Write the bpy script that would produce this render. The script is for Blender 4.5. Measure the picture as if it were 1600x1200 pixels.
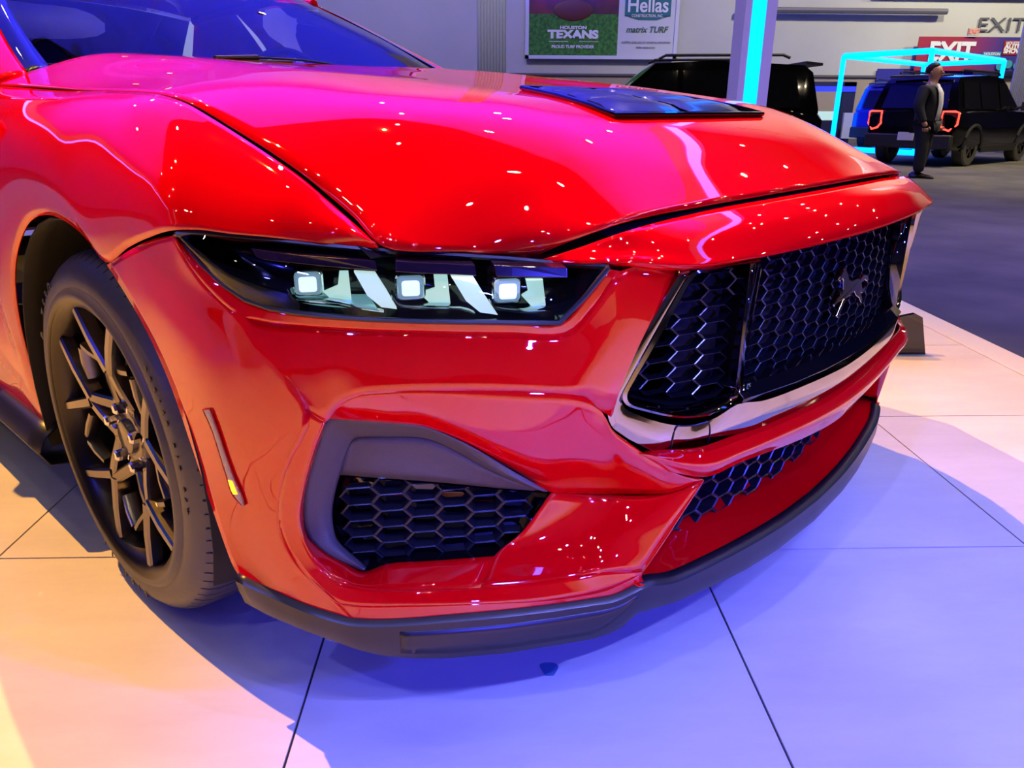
import bpy, bmesh, math, random
from mathutils import Vector, Matrix
random.seed(7)
C = bpy.context.scene.collection
for o in list(bpy.data.objects): bpy.data.objects.remove(o)
R = math.radians
# ---------------------------------------------------------------- camera
cam = bpy.data.objects.new('camera', bpy.data.cameras.new('camera')); C.objects.link(cam)
cam.matrix_world = Matrix(((0.999552,0.005432,-0.029426,0),(-0.029492,0.345197,-0.938067,0),(0.005062,0.938515,0.345202,0.9119),(0,0,0,1)))
cam.data.sensor_width = 36; cam.data.lens = 1183.9/1600*36; cam.data.clip_start = .02; cam.data.clip_end = 200
S = bpy.context.scene; S.camera = cam
# ---------------------------------------------------------------- view, world
S.view_settings.view_transform = 'Standard'; S.view_settings.look = 'None'
S.view_settings.gamma = 1; S.view_settings.exposure = 0.0
w = bpy.data.worlds.new('hall_air'); S.world = w; w.use_nodes = True
w.node_tree.nodes['Background'].inputs[0].default_value = (.03,.03,.22,1)
w.node_tree.nodes['Background'].inputs[1].default_value = 1.0
# ---------------------------------------------------------------- placing the car: every car shape below is in car coordinates
# (origin on the ground under the front axle, x to the car's left, y to the rear)
CAR_O = Vector((-0.0457,1.9168,0)); CAR_A = R(45.25)
CARM = Matrix.Translation(CAR_O) @ Matrix.Rotation(CAR_A,4,'Z')
# ---------------------------------------------------------------- lights
def lamp(kind, name, loc, energy, color, target=None, size=.1, spot=None, blend=.15, size_y=None):
    d = bpy.data.lights.new(name, kind); d.energy = energy; d.color = color
    if kind == 'SPOT': d.spot_size = R(spot); d.spot_blend = blend; d.shadow_soft_size = size
    elif kind == 'AREA':
        d.size = size
        if size_y: d.shape='RECTANGLE'; d.size_y = size_y
    else: d.shadow_soft_size = size
    o = bpy.data.objects.new(name, d); C.objects.link(o); o.location = loc
    if target is not None:
        o.rotation_euler = (Vector(target)-Vector(loc)).to_track_quat('-Z','Y').to_euler()
    return o
def cw(x,y,z): return CARM @ Vector((x,y,z))
WARM = (1.0,.47,.08); BLUE = (.19,.21,1.0); WHITE = (.9,.93,1.0)
for i,(x,y,z,e) in enumerate([(-2.2,6.3,11,9800),(2.2,6.3,11,8200)]):
    lamp('SPOT','warm_key_light',cw(x,y,z),e,WARM,cw(-.7,-.6,0),.05,34,1.0)
for x,y,z,e,tx in [(-5.0,-1.5,6.0,1000,.1),(-3.6,-4.0,6.0,1000,.1),(-1.5,-5.4,6.0,1000,0),(1.2,-5.6,6.0,700,-.25),(3.8,-4.4,6.0,300,-.4)]:
    lamp('SPOT','blue_wash_light',cw(x,y,z),e,BLUE,cw(tx,-1.5,0),.05,26,1.0)
lamp('SPOT','blue_wash_light',cw(-1.0,-5.6,6.0),1100,BLUE,cw(-.60,-.66,0),.05,8,1.0)  # added spot that turns the wheel-to-bumper shadow blue
lamp('SPOT','blue_wash_light',cw(-5.5,-2.5,5.0),200,(.08,.08,1.0),cw(-.72,.2,0),.05,13,1.0)  # added spot that puts blue on the floor beside the sill
for x,y,z,e in [(-3.0,-5.2,2.4,1300),(1.4,-5.4,2.4,1100),(-6.0,-.2,2.4,120)]:
    lamp('SPOT','low_blue_light',cw(x,y,z),e,(.05,.05,1.0),cw(-.2,-.75,.05),.08,19,.8)
# added blue uplights on the made-up reflection panels overhead, white floods on the far wall
for x,y,e in [(-16,16,7000),(-4,16,7000),(5,18,7500),(-12,26,5000),(3,27,2500)]:
    lamp('SPOT','added_blue_uplight',(x,y,3.0),e,(.02,.02,1.0),(x*.9,y+1,12),.2,130,.6)
for x,y,e in [(14,20,4400),(22,21,4200),(3,19,500),(-3,20,1500)]:
    lamp('SPOT','hall_flood_light',(x,y,10.5),e,(1,.93,.68),(x,30,3.0),.2,95,.7)
lamp('SPOT','hall_flood_light',(-12,19,9),4200,(.9,1,.75),(-12.5,30,2.5),.2,60,.7)  # added flood to brighten the wall seen through the windshield
lamp('SPOT','drape_light',(-1,8,8),900,(.75,.8,1),(0,14,2.5),.2,30,.7)  # added flood to brighten the narrow drape
lamp('SPOT','column_light',(1.0,2.5,6),500,(.5,.4,1),(2.3,7,1.5),.1,30,.7)
lamp('SPOT','carpet_blue_light',(7,4,6),3200,(.25,.16,1.0),(5.0,6,-.2),.2,70,.9)
for x,y,e in [(12,13,5500),(8,9,1200)]:
    lamp('SPOT','carpet_light',(x,y,10.5),e,(1,.85,.50),(x,y+2,-.2),.2,80,.8)

# ---------------------------------------------------------------- measured outlines of the car body (metres, car coordinates, near half)
G = {
'hood':[[[0.0,-0.862,0.788],[-0.2,-0.857,0.787],[-0.39,-0.843,0.783],[-0.535,-0.825,0.775],[-0.572,-0.785,0.754],[-0.602,-0.7419,0.7299]],[[0.0,-0.792,0.823],[-0.2,-0.786,0.823],[-0.37,-0.775,0.822],[-0.505,-0.755,0.812],[-0.6,-0.722,0.781],[-0.69,-0.7017,0.7403]],[[0.0,-0.715,0.858],[-0.2,-0.712,0.858],[-0.36,-0.7,0.858],[-0.485,-0.685,0.85],[-0.625,-0.66,0.815],[-0.765,-0.6404,0.7484]],[[0.0,-0.635,0.886],[-0.2,-0.632,0.887],[-0.35,-0.622,0.889],[-0.465,-0.61,0.885],[-0.62,-0.59,0.856],[-0.765,-0.5799,0.7777]],[[0.0,-0.555,0.906],[-0.2,-0.552,0.907],[-0.335,-0.547,0.909],[-0.447,-0.54,0.908],[-0.615,-0.53,0.884],[-0.765,-0.5367,0.7968]],[[0.0,-0.455,0.923],[-0.2,-0.455,0.924],[-0.32,-0.453,0.927],[-0.433,-0.45,0.926],[-0.61,-0.44,0.908],[-0.77,-0.471,0.828]],[[0.0,-0.28,0.944],[-0.2,-0.278,0.945],[-0.32,-0.275,0.949],[-0.43,-0.27,0.949],[-0.62,-0.29,0.929],[-0.778,-0.3419,0.8744]],[[0.0,-0.09,0.962],[-0.2,-0.09,0.963],[-0.33,-0.09,0.967],[-0.46,-0.09,0.967],[-0.64,-0.13,0.947],[-0.79,-0.1935,0.9188]],[[0.0,0.15,0.983],[-0.2,0.15,0.984],[-0.36,0.15,0.987],[-0.5,0.15,0.986],[-0.66,0.14,0.963],[-0.805,0.1607,0.9335]],[[0.0,0.4,1.004],[-0.2,0.4,1.004],[-0.39,0.4,1.008],[-0.55,0.4,1.006],[-0.69,0.4,0.975],[-0.803,0.42,0.941]],[[0.0,0.62,1.02],[-0.2,0.62,1.02],[-0.4,0.63,1.024],[-0.58,0.65,1.02],[-0.7,0.68,0.985],[-0.8,0.7,0.947]]],
'nose':[[[0.0,-0.869,0.781],[-0.2,-0.864,0.78],[-0.36,-0.853,0.777],[-0.535,-0.838,0.766],[-0.575,-0.795,0.745],[-0.606,-0.7574,0.7284]],[[0.0,-0.916,0.762],[-0.2,-0.91,0.762],[-0.36,-0.898,0.761],[-0.512,-0.872,0.751],[-0.572,-0.818,0.739],[-0.605,-0.7565,0.7265]],[[0.0,-0.95,0.735],[-0.2,-0.943,0.7345],[-0.36,-0.927,0.734],[-0.487,-0.904,0.733],[-0.56,-0.8568,0.7371],[-0.604,-0.7557,0.7255]],[[0.0,-0.957,0.7225],[-0.2,-0.95,0.723],[-0.36,-0.934,0.724],[-0.487,-0.911,0.726],[-0.562,-0.8585,0.7321],[-0.604,-0.7536,0.7235]],[[0.0,-0.935,0.712],[-0.2,-0.928,0.713],[-0.36,-0.914,0.714],[-0.487,-0.89,0.716],[-0.545,-0.825,0.716],[-0.585,-0.745,0.715]]],
'fender':[[[-0.769,-0.6396,0.7512],[-0.774,-0.6412,0.7555],[-0.7769,-0.6422,0.7575],[-0.7777,-0.6426,0.7575],[-0.7768,-0.6422,0.7558],[-0.7741,-0.6408,0.7528],[-0.77,-0.6382,0.7488]],[[-0.769,-0.6005,0.77],[-0.7768,-0.6016,0.771],[-0.7825,-0.6023,0.7697],[-0.7863,-0.6023,0.7663],[-0.7881,-0.6014,0.7613],[-0.7883,-0.5995,0.755],[-0.787,-0.5965,0.7477]],[[-0.769,-0.549,0.7926],[-0.7815,-0.5519,0.7906],[-0.7919,-0.5543,0.7862],[-0.8004,-0.5562,0.7798],[-0.807,-0.5572,0.7718],[-0.8119,-0.5573,0.7624],[-0.815,-0.5562,0.7521]],[[-0.774,-0.4887,0.8228],[-0.791,-0.4953,0.8169],[-0.8062,-0.5017,0.8086],[-0.8193,-0.5076,0.7982],[-0.8304,-0.5129,0.786],[-0.8393,-0.5172,0.7725],[-0.846,-0.5203,0.7579]],[[-0.778,-0.4215,0.8479],[-0.7999,-0.4315,0.8389],[-0.82,-0.4417,0.8272],[-0.8378,-0.452,0.8132],[-0.853,-0.4617,0.7972],[-0.8652,-0.4705,0.7796],[-0.874,-0.4781,0.7606]],[[-0.782,-0.3491,0.8729],[-0.8092,-0.363,0.8617],[-0.8344,-0.3787,0.8473],[-0.8567,-0.3953,0.8301],[-0.8751,-0.4118,0.8104],[-0.8888,-0.4275,0.7883],[-0.897,-0.4414,0.7643]],[[-0.788,-0.2923,0.8931],[-0.8207,-0.3087,0.8802],[-0.8506,-0.3287,0.8634],[-0.8764,-0.3508,0.843],[-0.8967,-0.3734,0.8193],[-0.9104,-0.3952,0.7924],[-0.916,-0.4147,0.7627]],[[-0.793,-0.2332,0.9117],[-0.83,-0.2461,0.8967],[-0.8629,-0.2636,0.8751],[-0.8901,-0.2839,0.848],[-0.9099,-0.3053,0.8166],[-0.9207,-0.326,0.782],[-0.921,-0.3441,0.7455]],[[-0.799,-0.1613,0.9241],[-0.8402,-0.1716,0.9077],[-0.8749,-0.1873,0.8809],[-0.9016,-0.2061,0.8463],[-0.9191,-0.2263,0.8065],[-0.926,-0.2459,0.7639],[-0.921,-0.2628,0.721]],[[-0.803,-0.0551,0.9293],[-0.8497,-0.0659,0.9114],[-0.8866,-0.0834,0.8796],[-0.9129,-0.1052,0.8376],[-0.9278,-0.1287,0.7892],[-0.9308,-0.1516,0.7383],[-0.921,-0.1714,0.6886]],[[-0.806,0.0416,0.931],[-0.8522,0.0294,0.9162],[-0.8887,0.0088,0.8897],[-0.9146,-0.0173,0.8541],[-0.9292,-0.0456,0.8123],[-0.9316,-0.0732,0.7667],[-0.921,-0.0969,0.7201]],[[-0.808,0.1527,0.9318],[-0.8545,0.1381,0.9181],[-0.8908,0.1134,0.8946],[-0.9162,0.0822,0.8629],[-0.9301,0.0482,0.8248],[-0.9319,0.0151,0.782],[-0.921,-0.0133,0.7362]],[[-0.808,0.2489,0.9336],[-0.8555,0.2325,0.9198],[-0.8922,0.2048,0.8963],[-0.9176,0.1699,0.8645],[-0.9312,0.1318,0.8262],[-0.9325,0.0948,0.7828],[-0.921,0.0629,0.736]],[[-0.808,0.3536,0.9368],[-0.8555,0.3361,0.9214],[-0.8922,0.3064,0.8938],[-0.9176,0.2689,0.8568],[-0.9312,0.2281,0.8132],[-0.9325,0.1884,0.7658],[-0.921,0.1543,0.7173]],[[-0.806,0.45,0.94],[-0.8537,0.4311,0.9214],[-0.8907,0.399,0.8859],[-0.9166,0.3586,0.8386],[-0.9307,0.3145,0.7848],[-0.9323,0.2717,0.7295],[-0.921,0.2348,0.6779]],[[-0.805,0.52,0.942],[-0.8526,0.5021,0.9191],[-0.8895,0.4717,0.8727],[-0.9151,0.4334,0.8114],[-0.9289,0.3918,0.7434],[-0.9304,0.3512,0.6773],[-0.919,0.3163,0.6213]],[[-0.804,0.59,0.944],[-0.8516,0.5698,0.9171],[-0.8885,0.5356,0.8609],[-0.9141,0.4924,0.7867],[-0.9279,0.4455,0.706],[-0.9294,0.3998,0.63],[-0.918,0.3605,0.5701]],[[-0.803,0.65,0.945],[-0.8504,0.6283,0.912],[-0.8867,0.5915,0.8405],[-0.9116,0.5452,0.7464],[-0.9247,0.4947,0.6457],[-0.9256,0.4456,0.5544],[-0.914,0.4033,0.4884]],[[-0.803,0.7,0.946],[-0.8499,0.6756,0.9063],[-0.8852,0.6341,0.818],[-0.9086,0.5819,0.7021],[-0.9202,0.5251,0.5796],[-0.9201,0.4698,0.4714],[-0.908,0.4222,0.3987]],[[-0.802,0.74,0.947],[-0.8486,0.7102,0.8999],[-0.8829,0.6597,0.7931],[-0.9051,0.5961,0.6531],[-0.9155,0.5268,0.5065],[-0.9144,0.4594,0.3798],[-0.902,0.4014,0.2997]],[[-0.801,0.77,0.948],[-0.8475,0.7379,0.8953],[-0.8816,0.6835,0.7744],[-0.9036,0.6149,0.6162],[-0.9138,0.5402,0.4514],[-0.9125,0.4675,0.3107],[-0.9,0.405,0.225]]],
'lens':[[[-0.914,-0.4156,0.757],[-0.9,-0.4286,0.7584],[-0.884,-0.447,0.7571],[-0.865,-0.4758,0.755],[-0.848,-0.5077,0.7535],[-0.83,-0.5368,0.7516],[-0.802,-0.5707,0.7476],[-0.777,-0.6218,0.7461],[-0.736,-0.6568,0.7413],[-0.69,-0.6993,0.7369],[-0.63,-0.7299,0.7288],[-0.592,-0.7774,0.7243],[-0.582,-0.8074,0.7255],[-0.574,-0.8379,0.7262]],[[-0.9126,-0.4079,0.7547],[-0.9045,-0.4366,0.7391],[-0.8953,-0.4651,0.7267],[-0.8823,-0.4961,0.7181],[-0.867,-0.5285,0.7135],[-0.8497,-0.5592,0.7111],[-0.8254,-0.5926,0.7081],[-0.7971,-0.6397,0.7063],[-0.7586,-0.6788,0.7033],[-0.7135,-0.7229,0.7004],[-0.6602,-0.76,0.6956],[-0.6181,-0.8036,0.6924],[-0.5971,-0.8243,0.7093],[-0.5794,-0.843,0.7258]],[[-0.9058,-0.3978,0.7524],[-0.8981,-0.4393,0.7198],[-0.8889,-0.4739,0.6964],[-0.8787,-0.5045,0.6812],[-0.8655,-0.5368,0.6735],[-0.8493,-0.5684,0.6705],[-0.8293,-0.6004,0.6686],[-0.7984,-0.6425,0.6665],[-0.7633,-0.6848,0.6652],[-0.7201,-0.7294,0.664],[-0.6746,-0.772,0.6624],[-0.6295,-0.8108,0.6605],[-0.6042,-0.8302,0.6932],[-0.5828,-0.8453,0.7254]]],
'bumper_side':[[[-0.921,-0.1748,0.6852],[-0.9218,-0.2755,0.7205],[-0.9165,-0.3422,0.7423],[-0.914,-0.4075,0.7544]],[[-0.921,-0.2174,0.6571],[-0.9194,-0.3102,0.6879],[-0.9141,-0.3744,0.7113],[-0.9099,-0.4216,0.7255]],[[-0.92,-0.2584,0.6238],[-0.9194,-0.342,0.652],[-0.9103,-0.4069,0.6756],[-0.8991,-0.4517,0.6896]],[[-0.919,-0.2959,0.5851],[-0.9178,-0.3858,0.6178],[-0.9043,-0.4471,0.6423],[-0.886,-0.4927,0.6627]],[[-0.917,-0.3328,0.5234],[-0.9139,-0.4344,0.5603],[-0.8961,-0.4927,0.5836],[-0.8736,-0.5453,0.6078]],[[-0.915,-0.3641,0.4439],[-0.906,-0.4666,0.4853],[-0.8826,-0.5349,0.5173],[-0.8543,-0.5908,0.5472]],[[-0.914,-0.3918,0.3756],[-0.904,-0.4542,0.4002],[-0.8904,-0.5034,0.4181],[-0.8742,-0.5476,0.452]],[[-0.914,-0.4139,0.3282],[-0.9013,-0.4614,0.3381],[-0.8907,-0.5008,0.3469],[-0.8813,-0.5305,0.3653]],[[-0.914,-0.4291,0.298],[-0.8987,-0.4693,0.298],[-0.8862,-0.5153,0.3044],[-0.8735,-0.551,0.3146]],[[-0.914,-0.44,0.2812],[-0.8923,-0.493,0.2703],[-0.8747,-0.5486,0.2698],[-0.8465,-0.6071,0.2608]],[[-0.914,-0.4542,0.2704],[-0.888,-0.5086,0.2539],[-0.8656,-0.571,0.2462],[-0.838,-0.6196,0.238]]],
'lens_surround':[[[-0.9058,-0.3976,0.7516],[-0.8968,-0.4363,0.7183],[-0.887,-0.4698,0.6946],[-0.8763,-0.4996,0.6791],[-0.8631,-0.5323,0.6714],[-0.847,-0.5644,0.6685],[-0.827,-0.5967,0.6666],[-0.796,-0.6391,0.6646],[-0.7608,-0.6816,0.6633],[-0.7174,-0.7264,0.6621],[-0.6717,-0.7693,0.6605],[-0.6257,-0.8087,0.6585],[-0.6002,-0.8282,0.6913],[-0.5787,-0.8433,0.7245]],[[-0.914,-0.4075,0.7544],[-0.9099,-0.4216,0.7255],[-0.8991,-0.4517,0.6896],[-0.886,-0.4927,0.6627],[-0.8682,-0.5255,0.6546],[-0.8478,-0.5631,0.6536],[-0.8271,-0.5948,0.6524],[-0.7953,-0.6368,0.6509],[-0.7598,-0.6797,0.6506],[-0.7162,-0.7248,0.6489],[-0.6701,-0.768,0.6472],[-0.6175,-0.8127,0.646],[-0.5925,-0.8338,0.6796],[-0.5655,-0.8523,0.7215]]],
'bumper_front':[[[-0.886,-0.4927,0.6627],[-0.8682,-0.5255,0.6546],[-0.8478,-0.5631,0.6536],[-0.8271,-0.5948,0.6524],[-0.7953,-0.6368,0.6509],[-0.7598,-0.6797,0.6506],[-0.7162,-0.7248,0.6489],[-0.6701,-0.768,0.6472],[-0.6175,-0.8127,0.646],[-0.5925,-0.8338,0.6796],[-0.5655,-0.8523,0.7215],[-0.475,-0.884,0.7185]],[[-0.8736,-0.5453,0.6078],[-0.8538,-0.5789,0.605],[-0.8364,-0.6026,0.6097],[-0.814,-0.6322,0.6153],[-0.7859,-0.6663,0.6189],[-0.749,-0.7073,0.6196],[-0.7041,-0.7513,0.6182],[-0.6592,-0.7906,0.6148],[-0.6102,-0.8276,0.6141],[-0.5816,-0.8449,0.6367],[-0.5499,-0.8601,0.6583],[-0.5096,-0.8766,0.6594]],[[-0.8543,-0.5908,0.5472],[-0.8422,-0.6047,0.5335],[-0.8285,-0.6185,0.5553],[-0.8147,-0.6415,0.5706],[-0.7865,-0.6762,0.5767],[-0.7515,-0.7142,0.5792],[-0.7058,-0.7582,0.5782],[-0.6607,-0.7981,0.5747],[-0.6255,-0.8263,0.5698],[-0.6009,-0.8362,0.5604],[-0.5796,-0.8419,0.5398],[-0.5584,-0.8448,0.5234]]],
'pocket_upper':[[[-0.8422,-0.6047,0.5335],[-0.8285,-0.6185,0.5553],[-0.8147,-0.6415,0.5706],[-0.7994,-0.6607,0.5749],[-0.7733,-0.6912,0.5783],[-0.7403,-0.7254,0.5791],[-0.6999,-0.7636,0.578],[-0.6607,-0.7981,0.5747],[-0.6255,-0.8263,0.5698],[-0.6009,-0.8362,0.5604],[-0.5796,-0.8419,0.5398],[-0.5616,-0.8482,0.5069],[-0.5319,-0.8656,0.4782],[-0.4763,-0.8903,0.4308]],[[-0.834,-0.5918,0.5281],[-0.8212,-0.6135,0.5439],[-0.8042,-0.6357,0.5504],[-0.7876,-0.6563,0.5513],[-0.76,-0.686,0.5489],[-0.7267,-0.715,0.5341],[-0.6824,-0.746,0.5069],[-0.6376,-0.7738,0.4824],[-0.5873,-0.805,0.4706],[-0.5598,-0.8226,0.4622],[-0.541,-0.8364,0.4553],[-0.5262,-0.8534,0.4461],[-0.498,-0.8777,0.4344],[-0.4458,-0.8994,0.4127]],[[-0.8249,-0.5838,0.5257],[-0.8099,-0.6023,0.5256],[-0.7906,-0.6243,0.5243],[-0.7718,-0.647,0.5225],[-0.7412,-0.6746,0.5158],[-0.6983,-0.704,0.4879],[-0.6419,-0.7309,0.4407],[-0.5702,-0.7532,0.3821],[-0.5289,-0.7744,0.3717],[-0.4972,-0.7981,0.367],[-0.475,-0.8231,0.3677],[-0.4587,-0.8515,0.3719],[-0.4436,-0.8798,0.3797],[-0.4118,-0.9113,0.399]]],
'pocket_rim':[[[-0.8543,-0.5908,0.5472],[-0.8656,-0.5653,0.4994],[-0.8738,-0.5486,0.4522],[-0.8793,-0.5357,0.4112],[-0.8813,-0.5305,0.3653],[-0.8785,-0.5381,0.3338],[-0.8735,-0.551,0.3146],[-0.8637,-0.5745,0.2874],[-0.8465,-0.6071,0.2608],[-0.8272,-0.6324,0.2601],[-0.7805,-0.6793,0.2599],[-0.7405,-0.7142,0.2572],[-0.6831,-0.7581,0.2521],[-0.6286,-0.7948,0.2448],[-0.5711,-0.8313,0.2437],[-0.546,-0.8471,0.2473],[-0.4981,-0.8728,0.2632]],[[-0.8422,-0.6047,0.5335],[-0.8483,-0.5886,0.4983],[-0.8538,-0.5779,0.4691],[-0.8597,-0.5655,0.4291],[-0.8636,-0.5556,0.388],[-0.8615,-0.5562,0.3543],[-0.8577,-0.5654,0.33],[-0.8508,-0.5782,0.3077],[-0.8406,-0.595,0.2918],[-0.8189,-0.6234,0.2818],[-0.7838,-0.6567,0.2769],[-0.744,-0.6921,0.2747],[-0.6947,-0.7315,0.2707],[-0.6356,-0.7759,0.2707],[-0.5823,-0.8151,0.2734],[-0.5552,-0.8361,0.2764],[-0.4984,-0.8728,0.2656]]],
'pocket_edge':[[[-0.8422,-0.6047,0.5335],[-0.8483,-0.5886,0.4983],[-0.8538,-0.5779,0.4691],[-0.8597,-0.5655,0.4291],[-0.8636,-0.5556,0.388],[-0.8615,-0.5562,0.3543],[-0.8577,-0.5654,0.33],[-0.8508,-0.5782,0.3077],[-0.8406,-0.595,0.2918],[-0.8189,-0.6234,0.2818],[-0.7838,-0.6567,0.2769],[-0.744,-0.6921,0.2747],[-0.6947,-0.7315,0.2707]],[[-0.825,-0.5837,0.5248],[-0.8319,-0.5696,0.4868],[-0.8374,-0.5603,0.4602],[-0.8449,-0.5461,0.4133],[-0.8466,-0.538,0.3769],[-0.8436,-0.5356,0.3407],[-0.838,-0.5441,0.3261],[-0.8262,-0.5607,0.309],[-0.8117,-0.5773,0.2958],[-0.7939,-0.5941,0.282],[-0.7674,-0.6156,0.2919],[-0.7167,-0.6622,0.2942],[-0.6495,-0.7153,0.2938]]],
'pocket_ramp':[[[-0.6947,-0.7315,0.2707],[-0.6356,-0.7759,0.2707],[-0.5823,-0.8151,0.2734],[-0.5552,-0.8361,0.2764],[-0.4984,-0.8728,0.2656]],[[-0.6495,-0.7153,0.2938],[-0.6065,-0.7497,0.2901],[-0.5582,-0.7951,0.292],[-0.5291,-0.8373,0.2993],[-0.4713,-0.884,0.3062]],[[-0.6057,-0.7307,0.3207],[-0.5696,-0.7545,0.3191],[-0.5222,-0.8016,0.3224],[-0.4988,-0.8478,0.3334],[-0.4444,-0.8962,0.348]],[[-0.5668,-0.7528,0.3795],[-0.5279,-0.7737,0.37],[-0.497,-0.7981,0.3659],[-0.4585,-0.8515,0.3707],[-0.4118,-0.9113,0.399]]],
'bumper_lower':[[[-0.8465,-0.6071,0.2608],[-0.8272,-0.6324,0.2601],[-0.7805,-0.6793,0.2599],[-0.7405,-0.7142,0.2572],[-0.6831,-0.7581,0.2521],[-0.6286,-0.7948,0.2448],[-0.5711,-0.8313,0.2437],[-0.546,-0.8471,0.2473],[-0.4981,-0.8728,0.2632]],[[-0.8419,-0.6142,0.2481],[-0.8236,-0.6364,0.2464],[-0.7809,-0.6788,0.2439],[-0.7406,-0.7139,0.2454],[-0.683,-0.758,0.2433],[-0.6284,-0.7947,0.2392],[-0.5707,-0.8313,0.2369],[-0.5409,-0.8497,0.2382],[-0.4971,-0.8728,0.2549]],[[-0.838,-0.6196,0.238],[-0.813,-0.6476,0.2367],[-0.7811,-0.6786,0.2375],[-0.7407,-0.7137,0.2389],[-0.6829,-0.7579,0.2378],[-0.6283,-0.7947,0.2358],[-0.5705,-0.8313,0.2346],[-0.5362,-0.8523,0.2348],[-0.493,-0.874,0.2468]]],
'centre_bar':[[[0.0,-0.942,0.44],[-0.12,-0.9393,0.442],[-0.24,-0.9311,0.447],[-0.35,-0.9187,0.452],[-0.44,-0.9052,0.458],[-0.4947,-0.8628,0.4608]],[[0.0,-0.955,0.437],[-0.12,-0.9523,0.439],[-0.24,-0.9441,0.444],[-0.35,-0.9317,0.449],[-0.44,-0.9182,0.455],[-0.511,-0.8683,0.4623]],[[0.0,-0.963,0.419],[-0.12,-0.9603,0.422],[-0.24,-0.9521,0.427],[-0.35,-0.9397,0.431],[-0.44,-0.9262,0.437],[-0.5237,-0.8713,0.4677]],[[0.0,-0.948,0.378],[-0.12,-0.9453,0.385],[-0.24,-0.9371,0.396],[-0.33,-0.9273,0.404],[-0.412,-0.9157,0.406],[-0.4758,-0.8902,0.4286]],[[0.0,-0.9,0.382],[-0.12,-0.8973,0.389],[-0.24,-0.8891,0.4],[-0.33,-0.8793,0.408],[-0.412,-0.8677,0.41],[-0.44,-0.85,0.43]]],
'scoop':[[[0.0,-0.932,0.219],[-0.12,-0.9288,0.221],[-0.24,-0.9193,0.2255],[-0.35,-0.9051,0.23],[-0.44,-0.8894,0.235],[-0.508,-0.8752,0.248]],[[0.0,-0.897,0.223],[-0.12,-0.8938,0.225],[-0.24,-0.8843,0.2295],[-0.35,-0.87,0.234],[-0.44,-0.8544,0.239],[-0.508,-0.8402,0.252]],[[0.0,-0.847,0.237],[-0.12,-0.8438,0.239],[-0.24,-0.8343,0.2435],[-0.35,-0.8201,0.248],[-0.44,-0.8044,0.253],[-0.508,-0.7902,0.266]],[[0.0,-0.807,0.264],[-0.12,-0.8038,0.266],[-0.24,-0.7943,0.2705],[-0.35,-0.7801,0.275],[-0.44,-0.7644,0.28],[-0.508,-0.7502,0.293]]],
'strut':[[[-0.4983,-0.8728,0.2644],[-0.4711,-0.8851,0.3055],[-0.4444,-0.8972,0.3485],[-0.4118,-0.9113,0.399]],[[-0.4903,-0.8528,0.2644],[-0.4611,-0.8551,0.3055],[-0.4324,-0.8572,0.3485],[-0.3998,-0.8613,0.399]],[[-0.5,-0.76,0.26],[-0.48,-0.77,0.3],[-0.45,-0.78,0.34],[-0.43,-0.78,0.41]]],
'split_top':[[-0.914,-0.4542,0.2704],[-0.888,-0.5086,0.2539],[-0.8656,-0.571,0.2462],[-0.838,-0.6196,0.238],[-0.813,-0.6476,0.2367],[-0.7811,-0.6786,0.2375],[-0.7407,-0.7137,0.2389],[-0.6829,-0.7579,0.2378],[-0.6283,-0.7947,0.2358],[-0.5705,-0.8313,0.2346],[-0.5362,-0.8523,0.2348],[-0.493,-0.874,0.2468],[-0.44,-0.8894,0.235],[-0.35,-0.9051,0.23],[-0.24,-0.9193,0.2255],[-0.12,-0.9288,0.221],[0.0,-0.932,0.219]],
'split_bot':[[-0.9072,-0.4186,0.223],[-0.8883,-0.4924,0.2137],[-0.8686,-0.5537,0.2093],[-0.8307,-0.6225,0.1929],[-0.8063,-0.6487,0.182],[-0.7771,-0.6769,0.1759],[-0.7391,-0.7096,0.1718],[-0.6721,-0.7603,0.1693],[-0.6153,-0.7977,0.1693],[-0.5558,-0.8353,0.1693],[-0.5247,-0.8535,0.1777],[-0.5015,-0.865,0.1988],[-0.43,-0.8882,0.1923],[-0.3387,-0.9046,0.1847],[-0.2498,-0.9165,0.1765]],
'frame_outer':[[-0.4845,-0.8906,0.7183],[-0.505,-0.8812,0.6829],[-0.5263,-0.8697,0.6402],[-0.5423,-0.8589,0.6008],[-0.5541,-0.8493,0.5679],[-0.561,-0.8425,0.5418],[-0.5606,-0.8411,0.5249],[-0.5504,-0.8455,0.5035],[-0.5136,-0.8639,0.4744],[-0.4638,-0.8815,0.4424],[-0.4293,-0.8898,0.4321],[-0.3669,-0.9069,0.4318]],
'frame_inner':[[-0.4675,-0.895,0.7131],[-0.4895,-0.8863,0.6769],[-0.5097,-0.8765,0.6381],[-0.5271,-0.8656,0.5987],[-0.5392,-0.8562,0.5657],[-0.5457,-0.8507,0.5488],[-0.541,-0.8524,0.5351],[-0.5186,-0.864,0.5188],[-0.468,-0.8845,0.496],[-0.4246,-0.8953,0.4857],[-0.3872,-0.9096,0.4904],[-0.3541,-0.9229,0.5044]],
'bezel_outer':[[-0.3389,-0.9239,0.7143],[-0.3348,-0.9244,0.7013],[-0.3404,-0.9236,0.6384],[-0.3404,-0.9201,0.5615],[-0.3377,-0.9168,0.5183],[-0.3555,-0.9121,0.4978],[-0.4131,-0.9029,0.4973],[-0.464,-0.8912,0.5074],[-0.5151,-0.8712,0.5263],[-0.5429,-0.8565,0.5405],[-0.5484,-0.8542,0.5541],[-0.5423,-0.8597,0.5754],[-0.526,-0.8716,0.6147],[-0.5014,-0.8852,0.6654],[-0.4755,-0.8963,0.7096],[-0.4621,-0.9009,0.7149],[-0.4057,-0.914,0.7153]],
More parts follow.
